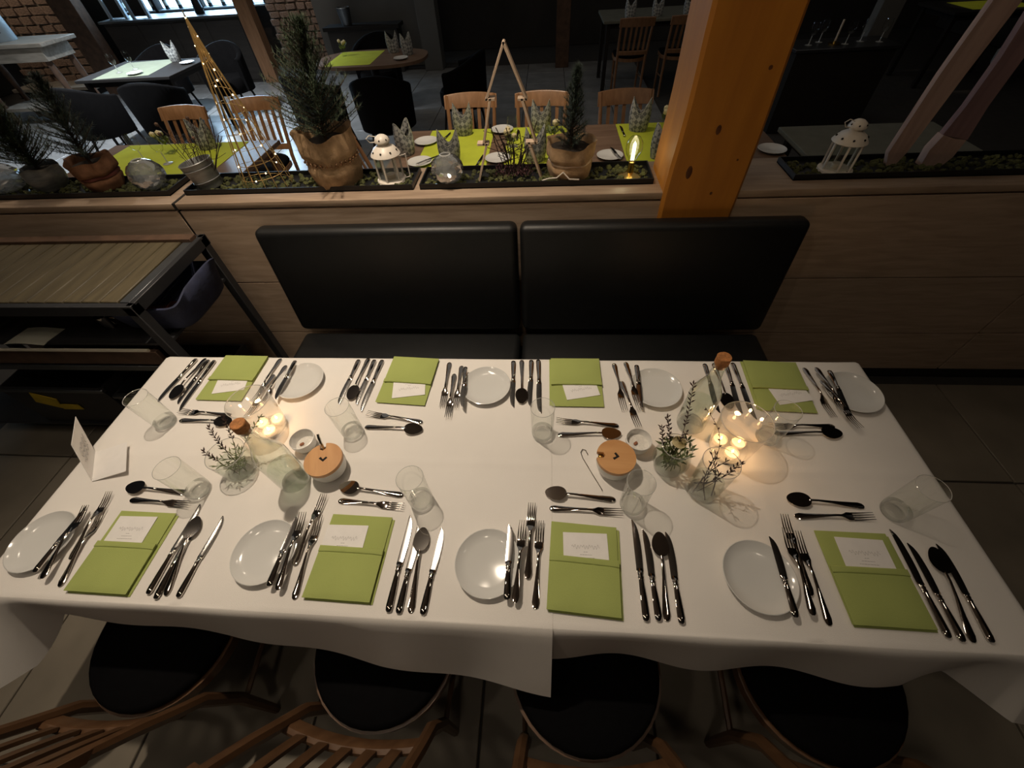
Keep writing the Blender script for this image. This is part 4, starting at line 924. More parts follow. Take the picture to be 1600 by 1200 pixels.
MB().lathe([(0.0, 0.001), (0.050, 0.001), (0.052, 0.006), (0.066, 0.105), (0.068, 0.108), (0.066, 0.110), (0.063, 0.105), (0.050, 0.008), (0.0, 0.006)], 36).build('bucket_body', M['zinc'], bk)
for z in (0.035, 0.085): MB().tube(ring_pts(0.0535 + 0.0145 * z / 0.105 + 0.0005, z, 36), 0.0016, 5, closed=True).build('hoop', M['zinc'], bk)
rr = random.Random(5)
tw = thing('bare_twig_bunch', 'bare forked twigs fanning out of the zinc bucket', 'twigs', (-1.50, 1.765, ZD + 0.02)); b = MB(); pod = MB()
for i in range(16):
    a = rr.uniform(0, 2 * PI); e = rr.uniform(0.35, 1.0); L = rr.uniform(0.15, 0.26); p1 = Vector((math.cos(a) * e * 0.14 + 0.03, math.sin(a) * e * 0.08 + 0.02, L)); pts = curve((0.02 * math.cos(a), 0.02 * math.sin(a), 0), p1, (rr.uniform(-0.02, 0.02), 0.01, 0), 6); b.tube(pts, 0.0014, 4)
    for k in (3, 4, 5): b.tube([pts[k], pts[k] + Vector((rr.uniform(-0.04, 0.04), rr.uniform(-0.03, 0.03), rr.uniform(0.0, 0.05)))], 0.0009, 4)
    if i % 4 == 0: pod.ball(pts[-1], 0.008, 1)
b.build('twigs', M['twig'], tw); pod.build('seed_pods', M['bark'], tw)
# gold wire cone with led lights
gc = thing('gold_wire_cone', 'tall slim gold wire cone tree with tiny lights on the middle tray', 'decoration', (-1.235, 1.775, ZD)); H = 0.575
for i in range(14):
    a = 2 * PI * i / 14
    MB().tube([(0.112 * math.cos(a), 0.075 * math.sin(a), 0.0), (0.060 * math.cos(a + 0.06), 0.045 * math.sin(a + 0.06), H * 0.42), (0.018 * math.cos(a), 0.015 * math.sin(a), H * 0.78), (0.002, 0, H)], [0.0016, 0.002, 0.0022, 0.0014], 5).build('wire', M['gold_wire'], gc)
b = MB(); pts = []
for i in range(160):
    u = i / 159; r = 0.108 * (1 - u) ** 1.15 + 0.003; pts.append((r * math.cos(u * 62), 0.7 * r * math.sin(u * 62), H * u * 0.97))
b.tube(pts, 0.0011, 4); b.build('spiral_wire', M['gold_wire'], gc)
b = MB()
for i in range(5, 160, 7): b.ball(pts[i], 0.0032, 1)
b.build('led_lights', M['led'], gc)
sack_pot('large_burlap_pot', 'large burlap wrapped pot with a bead string, tallest on the middle tray', (-0.905, 1.785, ZD), 0.095, 0.110, 0.205, M['burlap'], 'beads', 2, 0.05)
conifer('potted_conifer', 'bushy conifer growing from the large burlap pot', (-0.905, 1.785, ZD + 0.155), 0.375, 0.20, M['needle'], 0.02, 11, 2.3, (0.05, 0.03))
sack_pot('small_burlap_pot', 'smaller burlap pot with a pale cord on the right tray', (0.105, 1.785, ZD), 0.078, 0.098, 0.135, M['burlap'], 'cord', 6, 0.02)
conifer('potted_conifer', 'slim dark conifer growing from the smaller burlap pot', (0.105, 1.785, ZD + 0.10), 0.27, 0.075, M['needle2'], 0.01, 12, 1.3, (0.01, 0))
# lanterns
def lantern(label, loc, rot, open_door=True):
    t = thing('white_lantern', label, 'lantern', loc, rot, 'white metal lanterns on the ledge'); n = 6; r = 0.052; h = 0.095
    MB().lathe([(0.0, 0.0), (0.060, 0.0), (0.064, 0.004), (0.062, 0.011), (0.054, 0.013), (0.0, 0.013)], 30).build('base', M['white_enamel'], t)
    for k in range(n):
        a = 2 * PI * k / n; MB().box((r * math.cos(a), r * math.sin(a), 0.013 + h / 2), (0.007, 0.007, h), (0, 0, a)).build('post', M['white_enamel'], t)
    for k in range(n):
        if open_door and k == 5: continue
        a = 2 * PI * (k + 0.5) / n; MB().box((r * 0.866 * math.cos(a), r * 0.866 * math.sin(a), 0.013 + h / 2), (0.0012, r * 0.86, h - 0.004), (0, 0, a)).build('pane', M['glass'], t)
    MB().lathe([(0.0, 0.106), (0.058, 0.106), (0.062, 0.109), (0.058, 0.116), (0.045, 0.133), (0.030, 0.142), (0.022, 0.147), (0.022, 0.152), (0.031, 0.155), (0.032, 0.160), (0.026, 0.172), (0.014, 0.180), (0.0, 0.183)], 30).build('roof', M['white_enamel'], t)
    b = MB()
    for k in range(8):
        a = 2 * PI * k / 8 + 0.3; b.ball((0.0515 * math.cos(a), 0.0515 * math.sin(a), 0.1255), 0.0045, 1)
    for k in range(6):
        a = 2 * PI * k / 6; b.ball((0.0285 * math.cos(a), 0.0285 * math.sin(a), 0.167), 0.0035, 1)
    b.build('vent_hole', M['gap'], t)
    MB().tube([(-0.02, 0, 0.176), (-0.045, 0, 0.185), (-0.060, 0.0, 0.176), (-0.048, 0, 0.160), (-0.028, 0, 0.158)], 0.0018, 5).build('handle', M['white_enamel'], t)
    if open_door:
        f = MB(); dx, dy = r * math.cos(2 * PI * 5 / n), r * math.sin(2 * PI * 5 / n); ex, ey = dx + 0.050, dy + 0.012
        f.tube([(dx, dy, 0.017), (ex, ey, 0.017), (ex, ey, 0.106), (dx, dy, 0.106)], 0.0028, 5, closed=True); f.build('door', M['white_enamel'], t)
    MB().lathe([(0.0, 0.0135), (0.019, 0.0135), (0.019, 0.030), (0.0, 0.029)], 20).build('tealight', M['wax'], t); return t
lantern('white metal lantern with open glass door, left of the star frame', (-0.665, 1.775, ZD), R(25))
lantern('dim white metal lantern right of the orange post', (1.160, 1.758, ZD), R(10), False)
# wooden tree outline
tf = thing('wooden_tree_outline', 'pale wooden strip outline of a stepped fir tree on the right tray', 'decoration', (-0.145, 1.765, ZD))
P = [(-0.148, 0.0), (-0.105, 0.142), (-0.072, 0.142), (-0.112, 0.150), (-0.035, 0.297)]
outl = [(-0.138, -0.002), (-0.092, 0.140), (-0.052, 0.140), (-0.118, 0.142), (-0.062, 0.290), (-0.030, 0.290), (-0.072, 0.294), (0.0, 0.455), (0.068, 0.292), (0.030, 0.290), (0.060, 0.290), (0.112, 0.142), (0.050, 0.140), (0.090, 0.140), (0.130, -0.002)]
segs = [((-0.133, 0.0), (-0.088, 0.141)), ((-0.122, 0.141), (-0.083, 0.141)), ((-0.122, 0.141), (-0.066, 0.292)) if False else ((-0.100, 0.141), (-0.060, 0.292)), ((-0.074, 0.292), (-0.046, 0.292)), ((-0.074, 0.292), (0.0, 0.452)), ((0.0, 0.452), (0.074, 0.288)), ((0.046, 0.288), (0.074, 0.288)), ((0.058, 0.288), (0.108, 0.141)), ((0.072, 0.141), (0.112, 0.141)), ((0.082, 0.141), (0.132, 0.0))]
for (x0, z0), (x1, z1) in segs:
    L = math.hypot(x1 - x0, z1 - z0) + 0.008; a = math.atan2(z1 - z0, x1 - x0)
    MB().box(((x0 + x1) / 2, 0, (z0 + z1) / 2), (L, 0.035, 0.009), (0, -a, 0), bev=0.001).build('wooden_strip', M['pale_wood'], tf)
hb = thing('dry_heather_bunch', 'dark dried heather and twigs standing inside the wooden tree outline', 'dried plant', (-0.13, 1.79, ZD + 0.006)); b = MB(); l = MB(); rr = random.Random(9)
for i in range(20):
    a = rr.uniform(0, 6.28); e = rr.uniform(0.02, 0.10); pts = curve((0.025 * math.cos(a), 0.02 * math.sin(a), 0), (e * math.cos(a), e * 0.5 * math.sin(a), rr.uniform(0.08, 0.21)), (rr.uniform(-0.02, 0.02), 0, 0), 6); b.tube(pts, 0.0018, 4)
    for k in (3, 4, 5):
        q = pts[k] + Vector((rr.uniform(-0.045, 0.045), rr.uniform(-0.02, 0.02), rr.uniform(-0.01, 0.03))); b.tube([pts[k], q], 0.0012, 4)
    for k in range(14): leaf(l, (rr.uniform(-0.08, 0.08), rr.uniform(-0.04, 0.04), rr.uniform(0.0, 0.03)), (rr.uniform(-1, 1), rr.uniform(-1, 1), 0.8), 0.016, 0.002)
b.build('stems', M['twig'], hb); stuff(l.build('heather', M['heather'], hb))
wr = MB().tube([(-0.01, 1.72, 0.012), (0.02, 1.715, 0.022), (0.05, 1.70, 0.03), (0.075, 1.69, 0.055), (0.10, 1.685, 0.03), (0.14, 1.69, 0.025)], 0.003, 6).build('white_ribbon_wire', M['white_enamel'], loc=(0, 0, ZL)); tag(wr, 'white ribbon wire trailing before the smaller burlap pot', 'ribbon')
# led filament bulb on brass holder
lb = thing('brass_bulb_lamp', 'small brass holder with a glowing filament bulb beside the orange post', 'lamp', (0.355, 1.765, ZD))
MB().lathe([(0.0, 0.0), (0.047, 0.0), (0.048, 0.003), (0.030, 0.008), (0.014, 0.014), (0.0115, 0.05), (0.0135, 0.054), (0.0, 0.055)], 30).build('holder', M['brass'], lb)
MB().lathe([(0.0115, 0.055), (0.016, 0.066), (0.028, 0.085), (0.034, 0.105), (0.031, 0.128), (0.018, 0.146), (0.0, 0.150)], 30).build('bulb_glass', M['glass'], lb)
MB().tube([(-0.004, 0, 0.060), (-0.003, 0, 0.120), (0.0, 0, 0.128), (0.004, 0, 0.12), (0.0045, 0, 0.060)], 0.0034, 8).build('filament', M['led_tube'], lb)
lamp('filament_light', 'POINT', (0.355, 1.765, ZD + 0.095), 0.25, (1.0, 0.85, 0.5), 0.02)
# tall boards right of the post
bd = thing('pointed_wooden_board', 'tall narrow pinkish board with a pointed foot right of the dim lantern', 'decoration', (1.385, 1.80, ZD))
MB().prism([(-0.012, 0.0), (0.02, 0.0), (0.036, 0.05), (0.060, 0.30), (0.098, 0.62), (0.010, 0.62), (-0.024, 0.30), (-0.033, 0.05)], -0.011, 0.011, Matrix.Rotation(PI / 2, 4, 'X')).build('board', M['pink_wood'], bd)
bd = thing('flared_wooden_board', 'tall plum brown board with a pale flared foot at the right edge', 'decoration', (1.545, 1.795, ZD))
MB().prism([(-0.042, 0.11), (-0.03, 0.20), (-0.028, 0.34), (-0.042, 0.50), (0.05, 0.50), (0.045, 0.34), (0.046, 0.2), (0.060, 0.09)], -0.012, 0.012, Matrix.Rotation(PI / 2, 4, 'X')).build('board', M['plum_wood'], bd)
MB().prism([(-0.050, 0.0), (0.030, -0.001), (0.048, 0.03), (0.052, 0.09), (0.01, 0.095), (-0.042, 0.11), (-0.056, 0.06)], -0.018, 0.018, Matrix.Rotation(PI / 2, 4, 'X')).build('foot', M['pink_wood'], bd, (0, 0, 0.001))

# ============================================================ ROOM BEYOND THE HALF WALL
t1 = table('dining_table', 'brown wooden table behind the ledge with two green runners', -1.06, 0.28, 2.68, 3.42, 'table_wood', 'chair_brown', 0.75, group='brown tables beyond the half wall')
t2 = table('dining_table', 'brown wooden table behind the ledge at the orange post', 0.29, 1.50, 2.68, 3.42, 'table_wood', 'chair_brown', 0.75, group='brown tables beyond the half wall')
t3 = table('dining_table', 'brown wooden table with runner at the left beyond the ledge', -3.44, -2.06, 2.66, 3.34, 'table_wood', 'chair_brown', 0.75, group='brown tables beyond the half wall')
t4 = table('dining_table', 'small dark table under grey green cloth right of the post', 1.62, 2.62, 2.62, 3.25, 'dark_green_cloth', 'gap', 0.75, group='brown tables beyond the half wall')
def runner(label, x0, x1, y0, y1, z=0.7505, rot=0, m='runner'):
    o = leaf_sheet(0, 0, 0, x1 - x0, y1 - y0, 0.003, 0.0).build('table_runner', M[m], loc=((x0 + x1) / 2, (y0 + y1) / 2, z), rot=(0, 0, rot)); return tag(o, label, 'table runner', 'yellow green runners on the back tables')
runner('yellow green runner behind the crystal ball and star frame', -0.86, -0.38, 2.69, 3.41, rot=R(0))
runner('yellow green runner behind the smaller burlap pot', -0.27, 0.16, 2.69, 3.41)
runner('yellow green runner next to the orange post', 0.52, 0.98, 2.69, 3.41)
runner('yellow green runner on the table at the left, behind the zinc bucket', -3.30, -2.30, 2.68, 3.32)
def hat():
    t = thing('folded_napkin_hat', '-', 'napkin', group='grey checked napkin hats on the back tables'); b = MB(); n = 40; rg = []
    def hh(a): return 0.110 + 0.090 * abs(math.cos(a)) ** 1.6
    for k in range(9):
        u = k / 8; ring = []
        for i in range(n):
            a = 2 * PI * i / n; r = 0.060 + 0.012 * math.sin(PI * u) - 0.006 * u; ring.append(Vector((r * math.cos(a) * (1 + 0.10 * u), r * math.sin(a) * 0.8, hh(a) * u)))
        rg.append(ring)
    for s in (0.96, 0.9): rg.append([Vector((v.x * s, v.y * s, v.z - 0.004 - (0.96 - s))) for v in rg[8]])
    b.rings(rg, cap=False); fb = b.build('folded_body', M['checked'], t, angle=60)
    MB().tube([Vector((v.x, v.y, v.z)) for v in rg[8]], 0.0015, 4, closed=True).build('hem', M['label_paper'], fb); return Kind(t)
KH = hat(); ZB = 0.7538
for l, x, y, r in (('checked napkin hat on the runner before the first slat chair', -0.60, 3.31, 5), ('checked napkin hat left of the first runner by the white lantern', -0.96, 2.98, 60), ('checked napkin hat standing right behind the crystal ball', -0.62, 2.80, 5),
                   ('checked napkin hat on the runner before the second slat chair', -0.03, 3.31, -5), ('checked napkin hat at the front of the second runner, by the star frame', -0.06, 2.80, 15), ('checked napkin hat on the runner before the brown chair', 0.66, 3.27, -15), ('checked napkin hat close to the orange post, behind the bulb lamp', 0.73, 2.80, 25),
                   ('checked napkin hat lying low on the left runner', -2.56, 3.2, 10)):
    KH.put(l, (x, y, ZB), R(r))
KPL = Kind(tag(MB().lathe([(0.0, 0.003), (0.05, 0.003), (0.07, 0.008), (0.085, 0.018), (0.083, 0.019), (0.068, 0.011), (0.0, 0.007)], 32).build('bread_plate', M['china']), '-', 'plate', 'white bread plates on the back tables'))
for l, x, y in (('white bread plate right of the napkin hat by the white lantern', -0.86, 3.17), ('white bread plate at table front between lantern and crystal ball', -0.83, 2.80), ('white bread plate seen inside the upper star frame', -0.32, 3.35), ('white bread plate behind the heather inside the star frame', -0.31, 2.83),
                ('white bread plate between the burlap pot and the bulb lamp', 0.42, 2.82), ('white bread plate at the back beside the orange post', 1.03, 3.32), ('white bread plate on the dark table right of the orange post', 1.55 - 0.12, 2.84)):
    KPL.put(l, (x, y, 0.7506 if not (-0.27 < x < 0.16 or 0.52 < x < 0.98 or -0.86 < x < -0.38) else 0.7538), 0)
dk = K['k2']
for l, x, y, a in (('dark knife on the first runner left of the napkin hat', -0.73, 3.24, -12), ('dark knife at the front right of the first runner', -0.43, 2.80, -8), ('dark knife on the second runner behind the star frame', -0.20, 3.25, 0), ('dark knife on the runner left of the brown chair', 0.55, 3.25, 2), ('dark knife lying over the plate between pot and bulb lamp', 0.455, 2.82, 12), ('dark knife lying across the plate between lantern and crystal ball', -0.77, 2.81, -40)):
    o = dk.put(l, (x, y, 0.7555 if 'plate' not in l else 0.7715), R(a), 'knives on the back tables'); o['category'] = 'knife'
def goblet(label, loc, rot=None, s=1.0):
    t = thing('wine_glass', label, 'glass', loc, 0, 'glasses on the back tables')
    MB().lathe([(0.0, 0.002), (0.032, 0.001), (0.034, 0.003), (0.006, 0.008), (0.004, 0.02), (0.004, 0.075)], 24).build('foot', M['rim'], t)
    MB().lathe([(0.004, 0.075), (0.025, 0.088), (0.037, 0.115), (0.036, 0.145), (0.031, 0.18)], 28).build('bowl', M['glass'], t)
    if rot: t.rotation_euler = rot
    return t
goblet('clear glass standing on the left runner by the small flowers', (-2.93, 2.98, ZB)); goblet('clear glass right of the small flowers on the left runner', (-2.72, 2.93, ZB))
goblet('clear glass behind the star frame on the back table', (-0.22, 3.05, 0.7505)); goblet('clear glass beside the orange post on the back table', (0.88, 3.08, ZB))
def posy(label, loc):
    t = thing('flower_posy', label, 'flowers', loc, 0, 'small flower posies on the back tables')
    MB().lathe([(0.0, 0.001), (0.028, 0.001), (0.034, 0.04), (0.03, 0.07)], 24).build('vase', M['glass'], t); b = MB(); f = MB(); rr = random.Random(loc[0])
    for i in range(26): 
        p = Vector((rr.uniform(-0.03, 0.03), rr.uniform(-0.03, 0.03), 0.06 + rr.random() * 0.03)); leaf(b, p, (rr.uniform(-1, 1), rr.uniform(-1, 1), 0.8), 0.05, 0.008)
    for i in range(4): f.ball((rr.uniform(-0.04, 0.04), rr.uniform(-0.03, 0.03), 0.11 + rr.random() * 0.03), 0.02, 1)
    b.build('leaves', M['green_leaf'], t); f.build('blossoms', M['rose'], t)
posy('small posy with pale blossoms on the left runner', (-2.82, 3.13, ZB)); posy('small posy on the second runner behind the slim conifer', (0.06, 3.04, ZB)); posy('small posy on the runner beside the orange post', (0.84, 3.22, ZB)); posy('small posy on the second runner by the star frame', (-0.22, 2.93, ZB))

def tub_chair(label, loc, rot):
    t = thing('tub_chair', label, 'chair', loc, rot, 'dark upholstered tub chairs'); b = MB(); rg = []
    n = 26; r0 = 0.30; th = 0.055
    prof = []
    for k in range(n + 1):
        a = R(-20) + (PI + R(40)) * k / n + PI
        top = 0.66 + 0.15 * math.sin((k / n) * PI) ** 1.5
        ca, sa = math.cos(a), math.sin(a)
        rg.append([Vector((r0 * ca, r0 * sa, 0.30)), Vector((r0 * 1.06 * ca, r0 * 1.06 * sa, top - 0.02)), Vector((r0 * 1.02 * ca, r0 * 1.02 * sa, top)), Vector(((r0 - th * 0.6) * ca, (r0 - th * 0.6) * sa, top)), Vector(((r0 - th) * ca, (r0 - th) * sa, top - 0.02)), Vector(((r0 - th) * 0.95 * ca, (r0 - th) * 0.95 * sa, 0.30))])
    b.rings(rg); b.build('backrest', M['dark_fabric'], t, angle=60)
    MB().lathe([(0.0, 0.29), (0.24, 0.29), (0.262, 0.32), (0.262, 0.43), (0.24, 0.46), (0.0, 0.47)], 30).build('seat', M['dark_fabric'], t)
    for x in (-1, 1):
        for y in (-1, 1): MB().tube([(x * 0.16, y * 0.16, 0.30), (x * 0.21, y * 0.21, 0.0)], [0.017, 0.011], 7).build('leg', M['gap'], t)
    return t
table('dining_table', 'dark table with pale runner among black tub chairs, far left', -5.55, -4.35, 5.45, 6.35, 'gap', 'gap', 0.75, group='brown tables beyond the half wall')
runner('pale runner lying on the far left tub chair table', -5.38, -4.72, 5.50, 6.30, 0.7505, R(8), 'pale_runner')
tub_chair('black tub chair in front left of the far left table', (-5.25, 5.18, 0), R(-8)); tub_chair('black tub chair in front right of the far left table', (-4.45, 5.22, 0), R(12))
tub_chair('black tub chair behind the far left table, left', (-5.45, 6.72, 0), R(176)); tub_chair('black tub chair behind the far left table, right', (-4.5, 6.72, 0), R(185))
KH.put('dark napkin hat standing on the far left tub chair table', (-4.72, 6.2, 0.7538), 0.3)
KPL.put('white bread plate at the right end of the far left table', (-4.48, 6.05, 0.7505), 0)
KPL.put('white bread plate at the front of the far left table', (-4.88, 5.62, 0.7538), 0)
goblet('glass standing on the pale runner of the far left table', (-5.05, 5.85, ZB)); goblet('second glass on the pale runner of the far left table', (-5.16, 5.72, ZB))
mt = thing('oval_table', 'brown oval table with yellow green runner, middle distance', 'table', (-2.05, 5.88, 0))
b = MB(); o = [(0.66 * math.copysign(abs(math.cos(a)) ** 0.75, math.cos(a)), 0.42 * math.copysign(abs(math.sin(a)) ** 0.75, math.sin(a))) for a in [2 * PI * k / 40 for k in range(40)]]
b.prism(o, 0.72, 0.75); b.build('table_top', M['table_wood'], mt); MB().cyl((0, 0, 0.0), 0.25, 0.02, 24).build('foot', M['gap'], mt); MB().cyl((0, 0, 0.02), 0.05, 0.70, 16).build('column', M['gap'], mt)
runner('yellow green runner on the oval middle distance table', -2.52, -1.98, 5.54, 6.22, 0.7503)
KH.put('napkin hat at the back of the oval table', (-1.83, 6.08, 0.7505), 0.2); KH.put('napkin hat at the right of the oval table', (-1.62, 5.92, 0.7505), 0.8)
KPL.put('white bread plate at the front of the oval table', (-1.66, 5.72, 0.7503), 0); posy('pale posy at the left of the oval table', (-2.42, 6.0, ZB))
tub_chair('dark tub chair in front of the oval table', (-1.75, 5.05, 0), R(5)); tub_chair('dark tub chair front left of the oval table', (-2.55, 5.2, 0), R(-25)); tub_chair('dark tub chair behind the oval table', (-2.3, 6.75, 0), R(178)); tub_chair('dark tub chair right of the oval table', (-1.0, 5.7, 0), R(80))

# far walls, posts and bar
def fpost(name, label, x0, x1, y, z1, m, d=0.2): return tag(MB().box(((x0 + x1) / 2, y + d / 2, z1 / 2), (x1 - x0, d, z1), bev=0.006).build(name, M[m]), label, 'post')
fpost('timber_post', 'brown timber post beside the bar at the rear left', -4.95, -4.72, 8.40, 3.85, 'chair_brown'); fpost('timber_post', 'dark timber post left of the bar, behind the far left table', -7.75, -7.35, 8.1, 3.85, 'bark')
fpost('timber_post', 'slim dark reddish post in the black middle background', 0.16, 0.38, 8.5, 3.85, 'bark', 0.15); fpost('metal_post', 'pale grey metal post in the dark rear right', 3.40, 3.62, 5.76, 3.85, 'grey_wall', 0.12)
fpost('plaster_post', 'grey plaster pier in the dark middle background', -2.12, -1.80, 8.7, 3.85, 'grey_wall', 0.3)
bar = thing('bar_counter', 'black brown bar counter below the bright bluish bar shelves', 'counter', (-6.2, 8.75, 0))
MB().box((0, 0, 0.44), (2.4, 0.5, 0.88)).build('counter_body', M['bar_front'], bar); MB().box((0, -0.02, 0.895), (2.44, 0.6, 0.03), bev=0.005).build('counter_top', M['grey_metal'], bar)
for k in range(4): MB().box((-0.9 + 0.6 * k, -0.255, 0.44), (0.56, 0.012, 0.8), bev=0.003).build('panel', M['bar_front'], bar)
bb = thing('backlit_bar_shelf', 'glowing bluish white bar shelf behind the bar counter', 'shelf', (-6.3, 9.75, 0))
MB().box((0, 0.1, 1.25), (3.4, 0.1, 2.5)).build('back_board', M['bar_front'], bb); MB().box((0, 0.03, 1.58), (3.2, 0.02, 1.36)).build('light_panel', M['bar_light'], bb)
for z in (0.88, 1.28, 1.68, 2.1): MB().box((0, -0.05, z), (3.3, 0.18, 0.02)).build('shelf_board', M['milk'], bb)
for x in (-1.65, -0.85, 0, 0.85, 1.65): MB().box((x, -0.06, 1.25), (0.05, 0.2, 2.5)).build('upright', M['gap'], bb)
rr = random.Random(21); kb = None
bt = thing('bar_bottle', '-', 'bottle', group='dark bottles on the backlit bar shelf'); MB().lathe([(0.0, 0.0), (0.036, 0.0), (0.038, 0.01), (0.038, 0.17), (0.014, 0.22), (0.014, 0.28), (0.0, 0.285)], 14).build('bottle_body', M['tray'], bt); MB().lathe([(0.0385, 0.05), (0.0385, 0.12)], 14).build('label', M['label_paper'], bt); KBt = Kind(bt)
for z in (0.891, 1.291):
    for k in range(12):
        x = -1.52 + 3.04 * k / 11 + rr.uniform(-0.03, 0.03)
        if min(abs(x - q) for q in (-1.65, -0.85, 0, 0.85, 1.65)) < 0.07: continue
        KBt.put('dark bottle in a row before the glowing bar panel', (-6.3 + x, 9.70, z), 0)
jug = thing('tall_pitcher', 'dark pitcher standing on the bar counter', 'jug', (-5.75, 8.7, 0.911)); MB().lathe([(0.0, 0.0), (0.07, 0.0), (0.075, 0.02), (0.06, 0.15), (0.05, 0.2), (0.06, 0.22)], 24).build('jug_body', M['tray'], jug); MB().tube([(0.055, 0, 0.2), (0.10, 0, 0.17), (0.10, 0, 0.08), (0.07, 0, 0.05)], 0.007).build('handle', M['tray'], jug)
for i, x in enumerate((-7.15, -6.75)):
    ch = thing('bar_rack', 'pale upright rack frame on the bar counter, %s' % ('left' if i == 0 else 'right'), 'rack', (x, 8.62, 0.911))
    for s in (-1, 1): MB().box((s * 0.14, 0, 0.2), (0.05, 0.05, 0.4), bev=0.005).build('upright', M['milk'], ch)
    MB().box((0, 0, 0.38), (0.23, 0.05, 0.04)).build('crossbar', M['milk'], ch); MB().box((0, 0.01, 0.13), (0.22, 0.02, 0.22)).build('board', M['gap'], ch)
lamp('bar_panel_light', 'AREA', (-6.3, 9.45, 1.7), 90, (0.55, 0.78, 1.0), target=(-4.6, 5.8, 0.2), size=(2.6, 0.9))
def masonry(name, label, x0, x1, y, z1, rows, cols, seed):
    t = thing(name, label, 'masonry', ((x0 + x1) / 2, y, 0)); W = x1 - x0; MB().box((0, 0.15, z1 / 2), (W, 0.3, z1)).build('core', M['mortar'], t); rr = random.Random(seed); hgt = z1 / rows; wd = W / cols
    me = MB().box((0, 0, 0), (1, 1, 1), bev=0.06, seg=1).mesh('brick'); me.materials.append(M['brick'])
    for r in range(rows):
        off = (r % 2) * 0.5
        for c in range(cols):
            o = link('brick', me, t, (-W / 2 + wd * (c + 0.5), -0.008 + rr.uniform(-0.02, 0.012), hgt * (r + 0.5)), (rr.uniform(-0.04, 0.04), rr.uniform(-0.04, 0.04), rr.uniform(-0.08, 0.08))); q = wd * rr.uniform(0.78, 0.94)
            o.scale = (q, 0.06, hgt * rr.uniform(0.7, 0.9)); o.location.x += (off - 0.25) * wd * 0.4
    return t
masonry('rubble_pillar', 'warmly lit rubble stone pillar right of the rear timber post', -5.0, -3.85, 9.5, 1.6, 16, 6, 3)
masonry('rubble_wall', 'warmly lit rubble stone wall behind the sideboard at the far left', -9.6, -7.9, 8.6, 1.7, 15, 7, 4)
lamp('pillar_spot', 'SPOT', (-4.4, 8.6, 2.6), 34, (1.0, 0.85, 0.72), 0.04, (-4.4, 9.5, 0.8), 60, 0.6); lamp('hearth_spot', 'SPOT', (-8.7, 7.3, 2.6), 40, (1.0, 0.82, 0.62), 0.04, (-8.7, 8.6, 0.6), 60, 0.6)
hearth = tag(MB().box((-8.75, 8.35, 0.11), (1.6, 0.5, 0.05), bev=0.006).build('hearth_slab', M['old_wood']), 'pale slab edge at the foot of the far left rubble wall', 'ledge')
MB().box((0, 0, -0.075), (1.5, 0.46, 0.11)).build('plinth', M['gap'], hearth, (-8.75, 8.36, 0.115))
sb = thing('aged_sideboard', 'grey aged wooden sideboard at the upper left edge', 'sideboard', (-7.55, 6.85, 0))
MB().box((0, 0, 0.93), (1.6, 0.62, 0.045), bev=0.006).build('board_top', M['old_wood'], sb); MB().box((0, -0.02, 0.825), (1.4, 0.5, 0.15), bev=0.004).build('apron', M['old_wood'], sb)
for x in (-0.62, 0.62):
    for y in (-0.2, 0.2): MB().lathe([(0.0, 0.0), (0.03, 0.0), (0.04, 0.15), (0.028, 0.3), (0.045, 0.55), (0.04, 0.75), (0.0, 0.76)], 16, (x, y, 0)).build('leg', M['bark'], sb)
MB().box((0, 0, 0.2), (1.3, 0.5, 0.04)).build('lower_shelf', M['old_wood'], sb)
cn = thing('white_canister', 'bluish white canister with a grey label on the aged sideboard', 'canister', (-7.55, 6.85, 0.953)); MB().lathe([(0.0, 0.0), (0.145, 0.0), (0.15, 0.01), (0.15, 0.34), (0.145, 0.35), (0.0, 0.35)], 36).build('canister_body', M['milk'], cn)
MB().lathe([(0.0, 0.351), (0.152, 0.351), (0.152, 0.39), (0.14, 0.40), (0.0, 0.40)], 36).build('lid', M['milk'], cn); lbm = MB(); lbm.grid(lambda u, v: Vector((0.1512 * math.cos(R(-95) + u * R(60)), 0.1512 * math.sin(R(-95) + u * R(60)), 0.09 + 0.08 * v)), 8, 2); lbm.build('label', M['dark_steel'], cn)
lamp('sideboard_light', 'SPOT', (-6.9, 5.6, 2.8), 16, (0.7, 0.86, 1.0), 0.05, (-7.5, 6.8, 0.95), 40, 0.8)
# grey panelled wall with wine cooler stand in the middle distance
gw = struct(MB().box((-3.05, 9.2, 1.4), (1.9, 0.12, 2.8)).build('wall_panel', M['grey_wall'])); gw.name = 'wall_middle'
ws = thing('dark_console', 'dark console below the grey wall panel, middle background', 'console', (-3.1, 8.85, 0)); MB().box((0, 0, 0.62), (1.3, 0.35, 0.05)).build('console_top', M['gap'], ws); MB().box((0, 0.02, 0.3), (1.2, 0.3, 0.59)).build('console_body', M['dark_wall'], ws)
wc = thing('wine_cooler', 'steel wine cooler on the dark console', 'bucket', (-3.35, 8.8, 0.647)); MB().lathe([(0.0, 0.0), (0.08, 0.0), (0.11, 0.22), (0.115, 0.23), (0.10, 0.22), (0.0, 0.02)], 24).build('cooler_body', M['grey_metal'], wc); MB().tube(ring_pts(0.113, 0.226, 24), 0.006, 5, closed=True).build('cooler_rim', M['chrome'], wc)
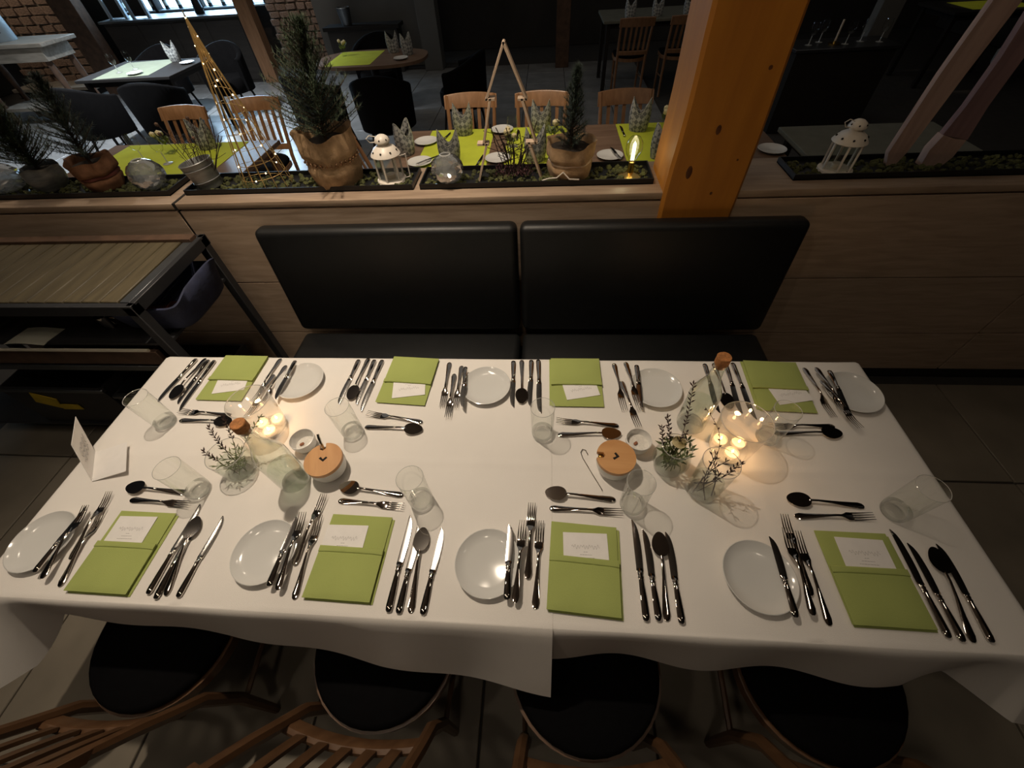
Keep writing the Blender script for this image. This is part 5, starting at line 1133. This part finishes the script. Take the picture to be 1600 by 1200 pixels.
# right rear: dark table with chairs, sideboard with glasses
table('dining_table', 'dark far table behind the two dark slat chairs', 0.75, 2.2, 7.05, 7.9, 'dark_green_cloth', 'gap', 0.78, group='brown tables beyond the half wall')
for l, x in (('dark slat chair left of two before the far dark table', 1.12), ('dark slat chair right of two before the far dark table', 1.74)): KCB.put(l, (x, 6.95, 0), 0, GB)
for l, x in (('napkin hat at the left on the far dark table', 1.1), ('napkin hat in the middle of the far dark table', 1.45), ('napkin hat at the right on the far dark table', 1.85)): KH.put(l, (x, 7.2, 0.7805), 0)
sd = thing('dark_sideboard', 'black sideboard carrying glasses right of the orange post', 'sideboard', (3.0, 5.5, 0)); MB().box((0, 0, 0.36), (0.95, 0.4, 0.72)).build('sideboard_body', M['gap'], sd); MB().box((0, 0, 0.735), (1.0, 0.44, 0.03), bev=0.004).build('sideboard_top', M['dark_steel'], sd)
for l, x, y in (('first glass from left on the black sideboard', 2.68, 5.45), ('second glass from left on the black sideboard', 2.82, 5.55), ('third glass from left on the black sideboard', 3.02, 5.42), ('glass near the right end of the black sideboard', 3.2, 5.5), ('rightmost glass on the black sideboard', 3.36, 5.45)): goblet(l, (x, y, 0.7503))
cs = thing('candlestick', 'pale candle in a small dish on the black sideboard', 'candle', (2.92, 5.44, 0.7503)); MB().lathe([(0.0, 0.0), (0.05, 0.0), (0.055, 0.012), (0.012, 0.014), (0.012, 0.03), (0.0, 0.03)], 20).build('dish', M['brass'], cs); MB().cyl((0, 0, 0.03), 0.009, 0.16, 12).build('candle', M['wax'], cs)
runner('bright yellow green runner on the far table at the top right', 5.05, 5.75, 6.75, 7.25, 0.7505); table('dining_table', 'far table carrying a bright runner at the top right corner', 4.8, 6.0, 6.65, 7.4, 'gap', 'gap', 0.75, group='brown tables beyond the half wall')
lamp('right_rear_spot', 'SPOT', (5.4, 7.0, 3.5), 22, WARM, 0.05, (5.4, 7.0, 0.75), 20, 0.5)
ga = thing('pale_garden_figure', 'pale grey green slender figure in the dark at the right edge', 'decoration', (3.02, 3.5, 0)); MB().lathe([(0.0, 0.0), (0.12, 0.0), (0.10, 0.03), (0.03, 0.06), (0.025, 0.62), (0.035, 0.75), (0.05, 0.85), (0.03, 0.92), (0.07, 1.0), (0.075, 1.06), (0.03, 1.12), (0.0, 1.13)], 20).build('figure_body', M['grey_wall'], ga)
MB().ball((0.1, 0.05, 1.05), 0.06, 2, (0.8, 0.6, 1.2)).build('figure_wing', M['grey_wall'], ga)
for o in bpy.data.objects:
    if o.get('label') == '-': print('UNLABELLED', o.name)
